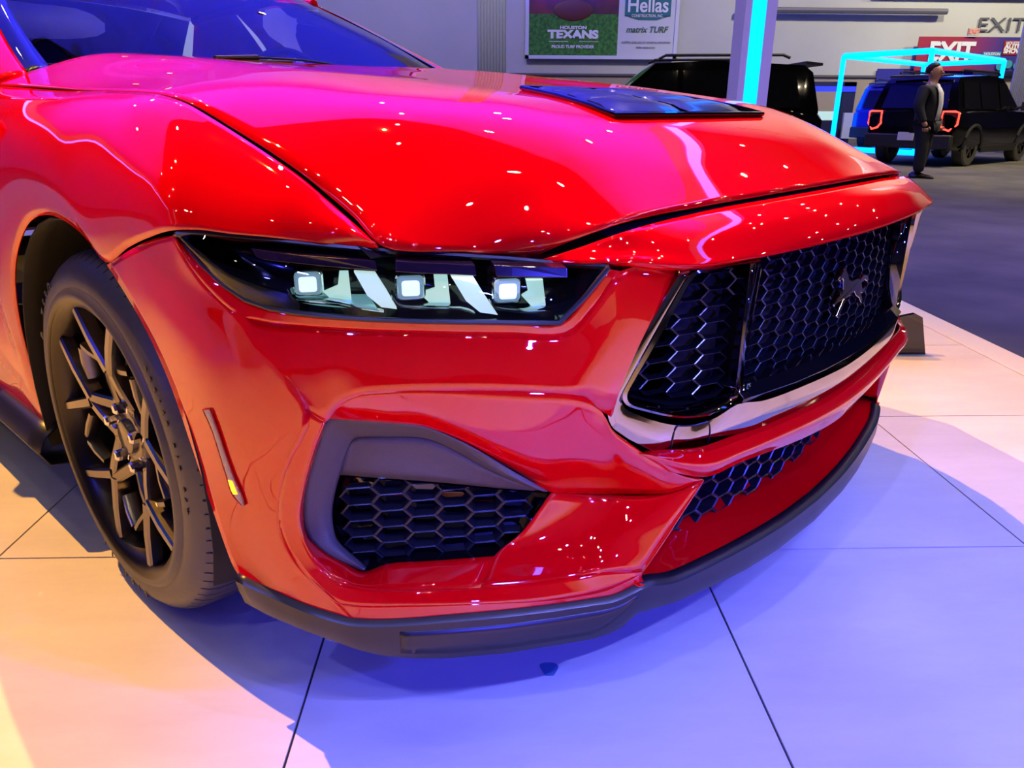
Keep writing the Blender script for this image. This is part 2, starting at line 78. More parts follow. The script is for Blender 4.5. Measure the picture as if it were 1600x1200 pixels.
'bezel_inner':[[-0.3324,-0.9149,0.7077],[-0.3287,-0.9154,0.6964],[-0.3351,-0.9144,0.6357],[-0.3366,-0.9109,0.5633],[-0.3356,-0.9078,0.5245],[-0.3554,-0.9035,0.5096],[-0.4057,-0.8955,0.5078],[-0.4522,-0.8854,0.5147],[-0.5011,-0.8677,0.5315],[-0.5282,-0.8541,0.5448],[-0.5318,-0.8528,0.5546],[-0.5252,-0.8582,0.5733],[-0.508,-0.8699,0.6102],[-0.4835,-0.8824,0.6581],[-0.4583,-0.8918,0.7004],[-0.4438,-0.8959,0.7064],[-0.3901,-0.9067,0.7069]],
'fog_outer':[[-0.7939,-0.5941,0.282],[-0.8117,-0.5773,0.2958],[-0.8262,-0.5607,0.309],[-0.838,-0.5441,0.3261],[-0.8436,-0.5356,0.3407],[-0.8466,-0.538,0.3769],[-0.8449,-0.5461,0.4133],[-0.8374,-0.5603,0.4602],[-0.8319,-0.5696,0.4868],[-0.825,-0.5837,0.5248],[-0.7906,-0.6243,0.5243],[-0.7718,-0.647,0.5225],[-0.7425,-0.6762,0.5167],[-0.7025,-0.7085,0.4907],[-0.6502,-0.7387,0.4464],[-0.5904,-0.7651,0.3964]],
'fog_mid':[[-0.7949,-0.5991,0.288],[-0.8056,-0.5847,0.3015],[-0.8152,-0.5689,0.3138],[-0.8219,-0.5555,0.329],[-0.8247,-0.5492,0.3454],[-0.8252,-0.5474,0.3717],[-0.8217,-0.5535,0.407],[-0.8143,-0.5655,0.4518],[-0.8099,-0.5721,0.4707],[-0.8003,-0.5855,0.4992],[-0.7788,-0.6137,0.5056],[-0.7611,-0.6348,0.5064],[-0.7324,-0.6662,0.5022],[-0.7006,-0.6962,0.4815],[-0.6562,-0.7323,0.4414],[-0.6073,-0.7663,0.4044]],
'fog_inner':[[-0.7836,-0.5878,0.2816],[-0.7905,-0.5785,0.2937],[-0.7999,-0.5637,0.3087],[-0.806,-0.552,0.3225],[-0.8076,-0.5484,0.3376],[-0.8077,-0.5474,0.3644],[-0.8036,-0.5539,0.4001],[-0.7969,-0.564,0.4353],[-0.7922,-0.5705,0.4574],[-0.7846,-0.5806,0.4831],[-0.7686,-0.6012,0.4872],[-0.7515,-0.6214,0.4879],[-0.721,-0.6547,0.4864],[-0.6973,-0.6771,0.4713],[-0.6511,-0.715,0.4306],[-0.6019,-0.7497,0.3962]],
'fog_plate':[[[-0.791,-0.5688,0.4564],[-0.7834,-0.5788,0.4813],[-0.7674,-0.5995,0.4853],[-0.7503,-0.6197,0.4861],[-0.7197,-0.6531,0.4846],[-0.696,-0.6756,0.4694],[-0.6496,-0.7135,0.4285],[-0.6003,-0.7483,0.3951]],[[-0.7892,-0.5463,0.4182],[-0.7822,-0.558,0.4188],[-0.763,-0.5843,0.4179],[-0.7439,-0.6061,0.4165],[-0.7115,-0.6398,0.4124],[-0.6863,-0.6629,0.4081],[-0.6384,-0.7023,0.397],[-0.5888,-0.7383,0.3859]]],
'fog_mesh_poly':[[-0.7805,-0.5476,0.4155],[-0.7588,-0.5785,0.4143],[-0.707,-0.6344,0.4087],[-0.6332,-0.6972,0.3932],[-0.5626,-0.7469,0.3768],[-0.58,-0.7315,0.3381],[-0.6057,-0.7103,0.2811],[-0.6281,-0.6943,0.2744],[-0.6979,-0.64,0.2752],[-0.7496,-0.5913,0.2723],[-0.772,-0.5656,0.2624],[-0.7841,-0.5455,0.2891],[-0.7925,-0.5279,0.3116],[-0.7912,-0.5294,0.3631]],
'marker_grid':[[[-0.9228,-0.4227,0.5199],[-0.9203,-0.434,0.4998],[-0.9178,-0.4432,0.4656],[-0.9157,-0.4499,0.431],[-0.9136,-0.456,0.3997],[-0.9087,-0.4737,0.3853]],[[-0.9198,-0.442,0.5254],[-0.9173,-0.4507,0.4964],[-0.9149,-0.4585,0.4628],[-0.9123,-0.4665,0.4297],[-0.9096,-0.4749,0.4052],[-0.9085,-0.4783,0.388]]],
'hl':{"boxes":[[-0.8213,-0.5611,0.7033],[-0.7437,-0.6648,0.7023],[-0.6595,-0.7479,0.6978]],"drl":[[[[-0.8623,-0.5032,0.7436],[-0.8483,-0.5359,0.7412],[-0.8319,-0.5665,0.7391],[-0.8141,-0.5943,0.738],[-0.7954,-0.6202,0.7366],[-0.7781,-0.6426,0.7357]],[[-0.8619,-0.5152,0.7316],[-0.8489,-0.5438,0.7305],[-0.8327,-0.5731,0.7291],[-0.8161,-0.5984,0.7272],[-0.7983,-0.623,0.7258],[-0.7791,-0.6478,0.7242]]],[[[-0.7622,-0.6618,0.7361],[-0.7459,-0.6802,0.7341],[-0.7192,-0.7078,0.7326],[-0.6961,-0.7303,0.7309]],[[-0.7652,-0.6645,0.723],[-0.7488,-0.6829,0.7217],[-0.7221,-0.7106,0.7202],[-0.6973,-0.7347,0.7184]]],[[[-0.6791,-0.7462,0.7307],[-0.6631,-0.7608,0.7289],[-0.6397,-0.7815,0.7277],[-0.6115,-0.8047,0.7261]],[[-0.6798,-0.751,0.7174],[-0.666,-0.7636,0.7164],[-0.6425,-0.7843,0.7151],[-0.6137,-0.808,0.7143]]]],"fins":[[[-0.7934,-0.6195,0.7206],[-0.7774,-0.6402,0.7197],[-0.7693,-0.6503,0.6978],[-0.7618,-0.6592,0.6755],[-0.774,-0.6445,0.6775],[-0.7844,-0.6313,0.6916]],[[-0.7154,-0.7088,0.7166],[-0.6959,-0.7277,0.7156],[-0.6859,-0.7372,0.6924],[-0.6744,-0.7479,0.6679],[-0.6906,-0.7327,0.6715],[-0.703,-0.7209,0.6862]]],"refl":[[[-0.7954,-0.5914,0.7176],[-0.7887,-0.6007,0.718],[-0.7878,-0.602,0.6824],[-0.8019,-0.5821,0.6798],[-0.8084,-0.5723,0.6908],[-0.7972,-0.5889,0.6998]],[[-0.7202,-0.6826,0.715],[-0.7086,-0.6944,0.7149],[-0.7064,-0.6966,0.6777],[-0.7243,-0.6784,0.6794],[-0.7332,-0.6688,0.6923],[-0.7194,-0.6834,0.6989]],[[-0.6375,-0.7609,0.7092],[-0.6216,-0.7746,0.7088],[-0.6179,-0.7776,0.6726],[-0.6323,-0.7655,0.6747],[-0.6415,-0.7574,0.6882],[-0.6349,-0.7632,0.6937]]],"trough":[[[-0.8397,-0.5486,0.6873],[-0.8201,-0.5817,0.683],[-0.7975,-0.6141,0.6813],[-0.7837,-0.6321,0.682]],[[-0.8354,-0.5565,0.6797],[-0.8204,-0.5812,0.6764],[-0.7919,-0.6215,0.6751],[-0.7771,-0.6406,0.6742]]],"rim":[[-0.8442,-0.5487,0.6962],[-0.8418,-0.5531,0.6851],[-0.8377,-0.5606,0.6824],[-0.8226,-0.5853,0.6816],[-0.8086,-0.6056,0.6802],[-0.7895,-0.6313,0.6748],[-0.7747,-0.65,0.6722]],"rim2":[[-0.767,-0.6593,0.6901],[-0.7631,-0.6638,0.6822],[-0.7581,-0.6696,0.6791],[-0.7433,-0.6859,0.6777],[-0.7104,-0.7193,0.6768],[-0.698,-0.7313,0.671]],"rim3":[[-0.683,-0.7453,0.6853],[-0.6784,-0.7496,0.6771],[-0.6726,-0.7549,0.6754],[-0.6525,-0.773,0.6717],[-0.6282,-0.7938,0.6725]],"ribs":[[[-0.622,-0.7937,0.7086],[-0.6132,-0.8007,0.7075],[-0.587,-0.8205,0.7016]],[[-0.6241,-0.792,0.6845],[-0.6127,-0.8012,0.6824],[-0.5984,-0.8121,0.6834]]]},
'tow':[[-0.4626,-0.8839,0.4418],[-0.4657,-0.8864,0.4705],[-0.4606,-0.8906,0.4916],[-0.4408,-0.8967,0.4961],[-0.409,-0.9031,0.4921],[-0.3989,-0.9037,0.4812],[-0.3959,-0.9014,0.4573],[-0.3955,-0.8985,0.4326]]
}
# ---------------------------------------------------------------- materials
MATS = {}
def mat(name, col, rough=.5, metal=0, coat=0, coat_rough=.03, ior=1.5, emit=None, es=0, alpha=1, trans=0, bump=None, noise=None, coat_ior=1.5, spec=.5):
    if name in MATS: return MATS[name]
    m = bpy.data.materials.new(name); m.use_nodes = True; nt = m.node_tree; b = nt.nodes['Principled BSDF']
    b.inputs['Base Color'].default_value = (*col,1); b.inputs['Roughness'].default_value = rough
    b.inputs['Metallic'].default_value = metal; b.inputs['IOR'].default_value = ior
    b.inputs['Coat Weight'].default_value = coat; b.inputs['Coat Roughness'].default_value = coat_rough; b.inputs['Coat IOR'].default_value = coat_ior
    b.inputs['Specular IOR Level'].default_value = spec
    if emit: b.inputs['Emission Color'].default_value = (*emit,1); b.inputs['Emission Strength'].default_value = es
    b.inputs['Transmission Weight'].default_value = trans
    if noise or bump:
        tc = nt.nodes.new('ShaderNodeTexCoord'); n = nt.nodes.new('ShaderNodeTexNoise'); n.inputs['Scale'].default_value = (noise or bump)[0]; n.inputs['Detail'].default_value = 6
        nt.links.new(tc.outputs['Object'], n.inputs['Vector'])
        if noise:
            mx = nt.nodes.new('ShaderNodeMix'); mx.data_type='RGBA'; mx.inputs['A'].default_value=(*col,1); mx.inputs['B'].default_value=(*noise[1],1)
            rp = nt.nodes.new('ShaderNodeMapRange'); rp.inputs[1].default_value=.35; rp.inputs[2].default_value=.65
            nt.links.new(n.outputs['Fac'], rp.inputs[0]); nt.links.new(rp.outputs[0], mx.inputs['Factor']); nt.links.new(mx.outputs['Result'], b.inputs['Base Color'])
        if bump:
            bp = nt.nodes.new('ShaderNodeBump'); bp.inputs['Strength'].default_value = bump[1]; bp.inputs['Distance'].default_value=.002
            nt.links.new(n.outputs['Fac'], bp.inputs['Height']); nt.links.new(bp.outputs[0], b.inputs['Normal'])
    MATS[name] = m; return m
def glassy(name, tint, mixfac=.12, rough=.0):
    # thin clear sheet: see-through with a mirror-like skin
    m = bpy.data.materials.new(name); m.use_nodes = True; nt = m.node_tree; nt.nodes.clear()
    out = nt.nodes.new('ShaderNodeOutputMaterial'); mix = nt.nodes.new('ShaderNodeMixShader'); tr = nt.nodes.new('ShaderNodeBsdfTransparent'); gl = nt.nodes.new('ShaderNodeBsdfGlossy')
    tr.inputs[0].default_value = (*tint,1); gl.inputs['Roughness'].default_value = rough
    fr = nt.nodes.new('ShaderNodeFresnel'); fr.inputs[0].default_value = 1.52
    mp = nt.nodes.new('ShaderNodeMapRange'); mp.inputs[3].default_value = mixfac; mp.inputs[4].default_value = 1
    nt.links.new(fr.outputs[0], mp.inputs[0]); nt.links.new(mp.outputs[0], mix.inputs[0]); nt.links.new(tr.outputs[0], mix.inputs[1]); nt.links.new(gl.outputs[0], mix.inputs[2]); nt.links.new(mix.outputs[0], out.inputs[0])
    MATS[name] = m; return m
PAINT = mat('red_paint',(.74,.0,.003),.45,0,1,.012,1.5,coat_ior=1.85,spec=.0)
BLACKM = mat('satin_black_plastic',(.010,.010,.014),.34,spec=.6)
TEXB = mat('textured_black_plastic',(.085,.078,.072),.42,bump=(900,.6),spec=.8)
GLOSSB = mat('gloss_black_trim',(.003,.003,.004),.04,0,1,.01)
DARKCR = mat('dark_chrome_trim',(.33,.31,.32),.07,1)
RUBBER = mat('tire_rubber',(.060,.056,.054),.42,spec=.7)
RUBBERD = mat('tire_lettering_rubber',(.012,.012,.012),.4)
RIMM = mat('wheel_dark_metal',(.05,.045,.045),.3,1)
RIME = mat('wheel_spoke_metal',(.20,.18,.17),.20,1)
CHROME = mat('chrome',(.8,.8,.82),.08,1)
STEEL = mat('brake_steel',(.10,.10,.10),.4,1)
LINER = mat('wheel_arch_liner',(.004,.004,.004),.8)
HLENS = glassy('headlight_lens_glass',(.72,.74,.80),.03)
HBLACK = mat('lamp_housing_black',(.006,.006,.012),.12,0,.6)
LED = mat('lit_led',(1,1,1),.3,emit=(.84,1.0,.93),es=1.25)
LEDSOFT = mat('lit_reflector',(.8,.85,.8),.25,emit=(.72,1,.84),es=.95)
REFLM = mat('reflector_metal',(.55,.62,.60),.16,1)
SMOKE = mat('smoked_lens_block',(.012,.006,.022),.15,0,.3)
AMBER = mat('amber_lamp',(.9,.35,.02),.2,emit=(1,.42,.01),es=3.0)
CLEARP = mat('clear_marker_lens',(.42,.30,.24),.18,0,1,bump=(600,1))
WGLASS = glassy('windshield_glass',(.80,.86,.76),.03)
INTER = mat('cabin_black',(.012,.011,.012),.6)
LOUVER = mat('satin_black_louver',(.012,.012,.016),.22,0,.3)
EDGE = mat('grille_edge_glint',(.10,.10,.11),.22,.8)  # lighter front ring, edge glints put into the mesh colour
GMESH = mat('grille_mesh_black',(.004,.004,.006),.35,spec=.3)
# ---------------------------------------------------------------- helpers
def tag(o, label=None, cat=None, group=None, kind=None):
    if label: o['label'] = label
    if cat: o['category'] = cat
    if group: o['group'] = group
    if kind: o['kind'] = kind
    return o
def thing(name, label, cat, loc=(0,0,0), rz=0, group=None):
    o = bpy.data.objects.new(name, None); C.objects.link(o); o.location = loc; o.rotation_euler = (0,0,rz); o.empty_display_size=.1
    return tag(o, label, cat, group)
def obj(name, vs, fs, m, parent=None, sharp=30, mats=None, fm=None, solid=0, bevel=0, flat=False):
    me = bpy.data.meshes.new(name); me.from_pydata([tuple(v) for v in vs], [], fs)
    for mm in (mats or [m]): me.materials.append(mm)
    if fm:
        for p,i in zip(me.polygons,fm): p.material_index = i
    me.validate(); me.update()
    if not flat:
        me.shade_smooth()
        if sharp: me.set_sharp_from_angle(angle=R(sharp))
    o = bpy.data.objects.new(name, me); C.objects.link(o)
    if parent: o.parent = parent
    if solid:
        md = o.modifiers.new('thickness','SOLIDIFY'); md.thickness = solid; md.offset = -1
    if bevel:
        md = o.modifiers.new('bevel','BEVEL'); md.width = bevel; md.segments = 2; md.limit_method='ANGLE'; md.angle_limit=R(40)
    return o
class MB:
    def __init__(s): s.v=[]; s.f=[]; s.m=[]; s.cur=0
    def add(s, vs, fs):
        n=len(s.v); s.v+= [Vector(p) for p in vs]; s.f+=[[i+n for i in f] for f in fs]; s.m+=[s.cur]*len(fs); return s
    def box(s, a, b):
        (x0,y0,z0),(x1,y1,z1)=a,b
        return s.add([(x0,y0,z0),(x1,y0,z0),(x1,y1,z0),(x0,y1,z0),(x0,y0,z1),(x1,y0,z1),(x1,y1,z1),(x0,y1,z1)],[(0,3,2,1),(4,5,6,7),(0,1,5,4),(1,2,6,5),(2,3,7,6),(3,0,4,7)])
    def hexa(s, q0, q1):   # two matching loops joined with caps
        n=len(q0); s.add(list(q0)+list(q1), [list(range(n))[::-1], [i+n for i in range(n)]]+[(i,(i+1)%n,(i+1)%n+n,i+n) for i in range(n)]); return s
    def loops(s, Ls, closed=True, cap0=False, cap1=False):
        n=len(Ls[0]); vs=[p for L in Ls for p in L]; fs=[]
        for k in range(len(Ls)-1):
            for i in range(n if closed else n-1):
                j=(i+1)%n; fs.append((k*n+i,k*n+j,(k+1)*n+j,(k+1)*n+i))
        if cap0: fs.append(list(range(n))[::-1])
        if cap1: fs.append([(len(Ls)-1)*n+i for i in range(n)])
        return s.add(vs,fs)
    def tube(s, path, rad, seg=10, closed=False, cap=True, flat=None):
        path=[Vector(p) for p in path]; Ls=[]; n=len(path)
        for i,p in enumerate(path):
            a=path[(i-1)%n] if (i>0 or closed) else p; b=path[(i+1)%n] if (i<n-1 or closed) else p
            t=(b-a).normalized(); up=Vector((0,0,1)) if abs(t.z)<.95 else Vector((1,0,0))
            e1=t.cross(up).normalized(); e2=e1.cross(t).normalized(); r_=rad[i] if isinstance(rad,(list,tuple)) else rad
            rx,ry=(r_,r_) if not flat else (r_,r_*flat)
            Ls.append([p+e1*math.cos(2*math.pi*k/seg)*rx+e2*math.sin(2*math.pi*k/seg)*ry for k in range(seg)])
        if closed: Ls.append(Ls[0])
        return s.loops(Ls,True,cap and not closed,cap and not closed)
    def lathe(s, prof, c, axis='x', seg=48, rfun=None, angs=None):
        # prof: list of (axial, radius)
        angs=angs or [2*math.pi*k/seg for k in range(seg)]
        Ls=[]
        for (a,r_) in prof:
            L=[]
            for t in angs:
                rr=r_ if not rfun else rfun(a,r_,t)
                if axis=='x': L.append((c[0]+a,c[1]+rr*math.cos(t),c[2]+rr*math.sin(t)))
                elif axis=='z': L.append((c[0]+rr*math.cos(t),c[1]+rr*math.sin(t),c[2]+a))
                else: L.append((c[0]+rr*math.cos(t),c[1]+a,c[2]+rr*math.sin(t)))
            Ls.append(L)
        return s.loops(Ls)
    def build(s, name, m, parent=None, **k):
        if isinstance(m,list): return obj(name,s.v,s.f,None,parent,mats=m,fm=s.m,**k)
        return obj(name,s.v,s.f,m,parent,**k)
def crspline(P, n):
    # points on a chord-parametrised cubic through all P; n steps per span
    P=[Vector(p) for p in P]; N=len(P)
    d=[max((P[i+1]-P[i]).length,1e-5)**.5 for i in range(N-1)]
    T=[]
    for i in range(N):
        if i==0: T.append((P[1]-P[0])/d[0])
        elif i==N-1: T.append((P[-1]-P[-2])/d[-1])
        else:
            a=(P[i]-P[i-1])/d[i-1]; b=(P[i+1]-P[i])/d[i]
            T.append((a*d[i]+b*d[i-1])/(d[i]+d[i-1]))
    out=[]
    for i in range(N-1):
        for k in range(n):
            t=k/n; h=d[i]
            out.append(P[i]*(2*t**3-3*t*t+1)+T[i]*h*(t**3-2*t*t+t)+P[i+1]*(-2*t**3+3*t*t)+T[i+1]*h*(t**3-t*t))
    out.append(P[-1].copy()); return out
def patch_mesh(rows, nu=5, nv=5, crease_rows=(), crease_cols=()):
    def seg(P,n,cr):
        cuts=[0]+sorted(cr)+[len(P)-1]; out=[]
        for a,b in zip(cuts[:-1],cuts[1:]):
            q=crspline(P[a:b+1],n); out+= q if not out else q[1:]
        return out
    A=[seg(r_,nu,crease_cols) for r_ in rows]
    cols=[seg([A[i][j] for i in range(len(A))],nv,crease_rows) for j in range(len(A[0]))]
    nr=len(cols[0]); nc=len(cols)
    vs=[cols[j][i] for i in range(nr) for j in range(nc)]
    fs=[(i*nc+j,i*nc+j+1,(i+1)*nc+j+1,(i+1)*nc+j) for i in range(nr-1) for j in range(nc-1)]
    return vs,fs,nr,nc
CEN=Vector((0,1.2,.35))
def orient(vs,fs,cen=CEN):
    s=0
    for f in fs:
        a,b,c_=vs[f[0]],vs[f[1]],vs[f[2]]; n=(b-a).cross(c_-a); s+=n.dot(((a+b+c_)/3)-cen)
    return [tuple(reversed(f)) for f in fs] if s<0 else fs
def mir(rows): return [[(-p[0],p[1],p[2]) for p in r_] for r_ in rows]
def sym(rows):
    return [[(-p[0],p[1],p[2]) for p in r_[:0:-1]]+[tuple(p) for p in r_] for r_ in rows]
def panel(name, rows, m, parent, nu=5, nv=5, solid=.003, cr=(), cc=(), sharp=32, cen=CEN):
    vs,fs,_,_=patch_mesh(rows,nu,nv,cr,cc)
    return obj(name,vs,orient(vs,fs,cen),m,parent,sharp=sharp,solid=solid)
def both(fn):
    for sgn in (1,-1): fn(sgn)
def sx(L,s): return [(p[0]*s,p[1],p[2]) for p in L]
def text_mesh(name, s, size, m, M, parent=None, extrude=.002, align='CENTER', sx_=1.0, bold=0, shear=0, spacing=1):
    cu=bpy.data.curves.new(name,'FONT'); cu.body=s; cu.size=size; cu.extrude=extrude; cu.align_x=align; cu.align_y='CENTER'; cu.offset=bold; cu.shear=shear; cu.space_character=spacing
    o=bpy.data.objects.new(name+'_curve',cu); C.objects.link(o)
    dg=bpy.context.evaluated_depsgraph_get(); me=bpy.data.meshes.new_from_object(o.evaluated_get(dg))
    bpy.data.objects.remove(o); me.transform(M @ Matrix.Diagonal((sx_,1,1,1))); me.materials.clear(); me.materials.append(m)
    o=bpy.data.objects.new(name,me); C.objects.link(o)
    if parent: o.parent=parent
    return o
def sweep_band(loopA, loopB, back=.01, m=None):
    pass
# ================================================================ THE RED CAR
car = thing('car','glossy red sports coupe with lit headlight, nearest and largest car on the stage','car',CAR_O,CAR_A)
hood_rows = sym([r_[:-1]+[tuple(Vector(r_[-1])+(Vector(r_[-2])-Vector(r_[-1])).normalized()*.005)] for r_ in G['hood']])
hood = panel('hood',hood_rows,PAINT,car,7,7)
panel('nose_panel',sym(G['nose']),PAINT,car,7,4,cr=(2,),sharp=25)
dfe=[(-.801,.772,.948),(-.845,.770,.935),(-.893,.770,.90),(-.915,.770,.80),(-.921,.770,.62),(-.920,.770,.42),(-.905,.770,.222)]
last=G['fender'][-1]; G['fender'].append([tuple(a*.5+b*.5 for a,b in zip(p,q)) for p,q in zip(last,dfe)]); G['fender'].append(dfe)
for s in (1,-1):
    f_ = (lambda rows: rows if s==1 else mir(rows))
    panel('fender',f_(G['fender']),PAINT,car,4,4)
    panel('headlight_lens_tmp',f_(G['lens']),HLENS,car,5,5,solid=0) if False else None
# front bumper: one skin
mb=MB()
def addp(rows,nu=5,nv=5,cr=(),cc=(),cen=CEN):
    vs,fs,_,_=patch_mesh(rows,nu,nv,cr,cc); mb.add(vs,orient(vs,fs,cen))
for s in (1,-1):
    f_ = (lambda rows: rows if s==1 else mir(rows))
    addp(f_(G['bumper_side']),5,4); addp(f_(G['lens_surround']),4,4); addp(f_(G['bumper_front']),4,4)
    addp(f_(G['pocket_upper']),4,5); addp(f_(G['pocket_rim']),4,4); addp(f_(G['pocket_edge']),4,4); addp(f_(G['pocket_ramp']),5,4); addp(f_(G['bumper_lower']),5,4)
    addp(f_(G['strut']),4,3,cr=(1,))
addp(sym(G['centre_bar']),6,4,cr=(1,3)); addp(sym(G['scoop']),6,3)
# weld side and front skins along the soft corner so they shade as one surface
kk=[Vector(r_[0]) for r_ in G['bumper_front']]; kk=crspline(kk,8)
cand=[i for i,v_ in enumerate(mb.v) if min((Vector((-abs(v_.x),v_.y,v_.z))-q).length for q in kk)<.006]
rem={}
for a_,i in enumerate(cand):
    for j in cand[:a_]:
        if j not in rem and (mb.v[i]-mb.v[j]).length<.0035: rem[i]=j; break
mb.f=[tuple(rem.get(i,i) for i in f) for f in mb.f]; mb.f=[tuple(dict.fromkeys(f)) for f in mb.f]; mb.f=[f for f in mb.f if len(f)>2]
bumper=mb.build('front_bumper',PAINT,car,sharp=38,solid=.0025)
# ---- added black strips blocking light leaks under the hood and nose shut lines, and under the hood-to-fender gap
nr=[Vector(p) for p in G['nose'][0][:5]]; nr=[Vector((-p.x,p.y,p.z)) for p in nr[:0:-1]]+nr
mm=MB(); mm.loops([[p+Vector((0,.0,-.010)),p+Vector((0,.012,-.014)),p+Vector((0,.03,-.008)),p+Vector((0,.08,.0))] for p in nr[1:-1]],closed=False); mm.build('shut_line_light_block',LINER,car,solid=.002)
for s in (1,-1):
    T_=[Vector(r_[0]) for r_ in G['fender']]; T_=[Vector((p.x*s,p.y,p.z)) for p in T_]
    mm=MB(); mm.loops([[p+Vector((-s*.012,0,-.012)),p+Vector((s*.004,0,-.012)),p+Vector((s*.03,0,-.014))] for p in T_],closed=False); mm.build('shut_line_light_block',LINER,car,solid=.002)
# ---- splitter
T=G['split_top']; Bq=G['split_bot']
Tf=crspline(T,4); 
def resamp(P,n):
    P=[Vector(p) for p in P]; d=[0]
    for a,b in zip(P[:-1],P[1:]): d.append(d[-1]+(b-a).length)
    out=[]
    for k in range(n):
        t=d[-1]*k/(n-1); i=0
        while i<len(d)-2 and d[i+1]<t: i+=1
        u=(t-d[i])/max(d[i+1]-d[i],1e-6); out.append(P[i].lerp(P[i+1],u))
    return out
# bottom edge by lateral position; deeper outboard of the strut
bx=sorted([(-p[0],p[1],p[2]) for p in Bq]); 
def bot_at(i,n,p):
    pass
tp=resamp(crspline(T,4),80); 
Bc=[Vector(p) for p in Bq]+[Vector((-.15,-.925,.172)),Vector((0,-.930,.170))]
bt=resamp(Bc,200)
def near(p):
    # matching bottom point by plan angle
    a=math.atan2(-p.x,-p.y); return min(bt,key=lambda q:abs(math.atan2(-q.x,-q.y)-a))
half=[]
for p in tp:
    q=near(p); n=Vector((p.x,p.y-.1,0)).normalized()
    out=n*.006
    half.append([p-n*.012+Vector((0,0,.001)), p+out*.2+Vector((0,0,-.0015)), p+out+Vector((0,0,-.006)), p.lerp(q,.5)+out*1.3, Vector((q.x,q.y,q.z+.010))+out*1.6, q+out*1.2, q-n*.03, q-n*.12+Vector((0,0,.005))])
m2=MB(); full=[[Vector((-v_.x,v_.y,v_.z)) for v_ in L] for L in half]+[L for L in half[::-1]][1:]
m2.loops(full,closed=False)
o=m2.build('splitter',BLACKM,car,sharp=35,solid=.003)
# recessed panels in the splitter ends, both sides
for s in (1,-1):
    r1=[]; r2=[]
    for p in tp:
        if .50<-p.x<.80 and p.y<-.655:
            q=near(p); n=Vector((p.x,p.y-.1,0)).normalized(); a=p.lerp(q,.24)+n*.010; b=p.lerp(q,.86)+n*.012
            if -p.x<.56: b=p.lerp(q,.24+.62*max(0,(-p.x-.50)/.06))+n*.012
            r1.append((a.x*s,a.y,a.z)); r2.append((b.x*s,b.y,b.z))
    mm=MB(); vs,fs,_,_=patch_mesh([r1,r2],1,3); mm.add(vs,orient(vs,fs)); mm.build('splitter_ridge',BLACKM,car,solid=.003)
# ---- fog pocket insert
def hexmesh(name, m, parent, mapf, inside, i0,i1,j0,j1, cp=.047, rp=.029, a=.0165, wall=.0016, depth=.018, slant=0):
    h=MB(); b=cp-a
    for i in range(i0,i1):
        for j in range(j0,j1):
            cx_=i*cp; cy_=(j+(i%2)*.5)*rp
            if not inside(cx_,cy_): continue
            O=[(cx_-a,cy_+rp/2),(cx_+a,cy_+rp/2),(cx_+b,cy_),(cx_+a,cy_-rp/2),(cx_-a,cy_-rp/2),(cx_-b,cy_)]
            k=1-2*wall/rp; k2=1-3.5*wall/rp
            I=[(cx_+(x-cx_)*k,cy_+(y-cy_)*k) for x,y in O]; J=[(cx_+(x-cx_)*k2,cy_+(y-cy_)*k2) for x,y in O]
            h.loops([[mapf(x,y,.0015) for x,y in O],[mapf(x,y,-.0) for x,y in I],[mapf(x,y,depth) for x,y in J]])
    o=h.build(name,[EDGE,m],parent,sharp=20)
    for k,p in enumerate(o.data.polygons): p.material_index=0 if (k%12)<6 else 1
    return o
def inpoly(x,y,P):
    c_=False; n=len(P)
    for i in range(n):
        x0,y0=P[i]; x1,y1=P[(i+1)%n]
        if (y0>y)!=(y1>y) and x<(x1-x0)*(y-y0)/(y1-y0)+x0: c_=not c_
    return c_
for s in (1,-1):
    po=sx(G['fog_outer'],s); pm=sx(G['fog_mid'],s); pi=sx(G['fog_inner'],s)
    n=len(po); vs,fs,_,_=patch_mesh([po,pm,pi],3,4)
    fogp=obj('air_intake_surround',vs,orient(vs,fs),TEXB,car,sharp=40,solid=.002)
    tag(fogp,'matt black surround of the bumper air intake') 
    pl=[sx(L,s) for L in G['fog_plate']]
    vs,fs,_,_=patch_mesh(pl,3,5); obj('grained_plate',vs,orient(vs,fs),TEXB,fogp,sharp=50,solid=.004)
    P3=[Vector(p) for p in sx(G['fog_mesh_poly'],s)]
    o_=sum(P3,Vector())/len(P3); e1=Vector((.76*s,-.65,0)).normalized(); e2=Vector((0,0,1)); nn=Vector((.60*s,.76,.12)).normalized()
    e1=(e1-nn*e1.dot(nn)).normalized(); e2=nn.cross(e1).normalized(); e2=e2 if e2.z>0 else -e2
    poly=[((p-o_).dot(e1),(p-o_).dot(e2)) for p in P3]
    mp=lambda x,y,d,o_=o_,e1=e1,e2=e2,nn=nn: o_+e1*x+e2*y+nn*(d)
    hexmesh('honeycomb_mesh',BLACKM,fogp,mp,lambda x,y: inpoly(x,y,poly),-4,5,-4,5,cp=.045,rp=.0285)
    # floor and back of the intake
    bk=MB(); bk.hexa([p+nn*.0 for p in P3],[p+nn*.05 for p in P3]); bb=MB(); bb.add([p+nn*.026 for p in P3],[list(range(len(P3)))]); bb.loops([[p-nn*.004 for p in P3],[p+nn*.026 for p in P3]])
    bb.build('intake_back',GLOSSB,fogp,flat=True)
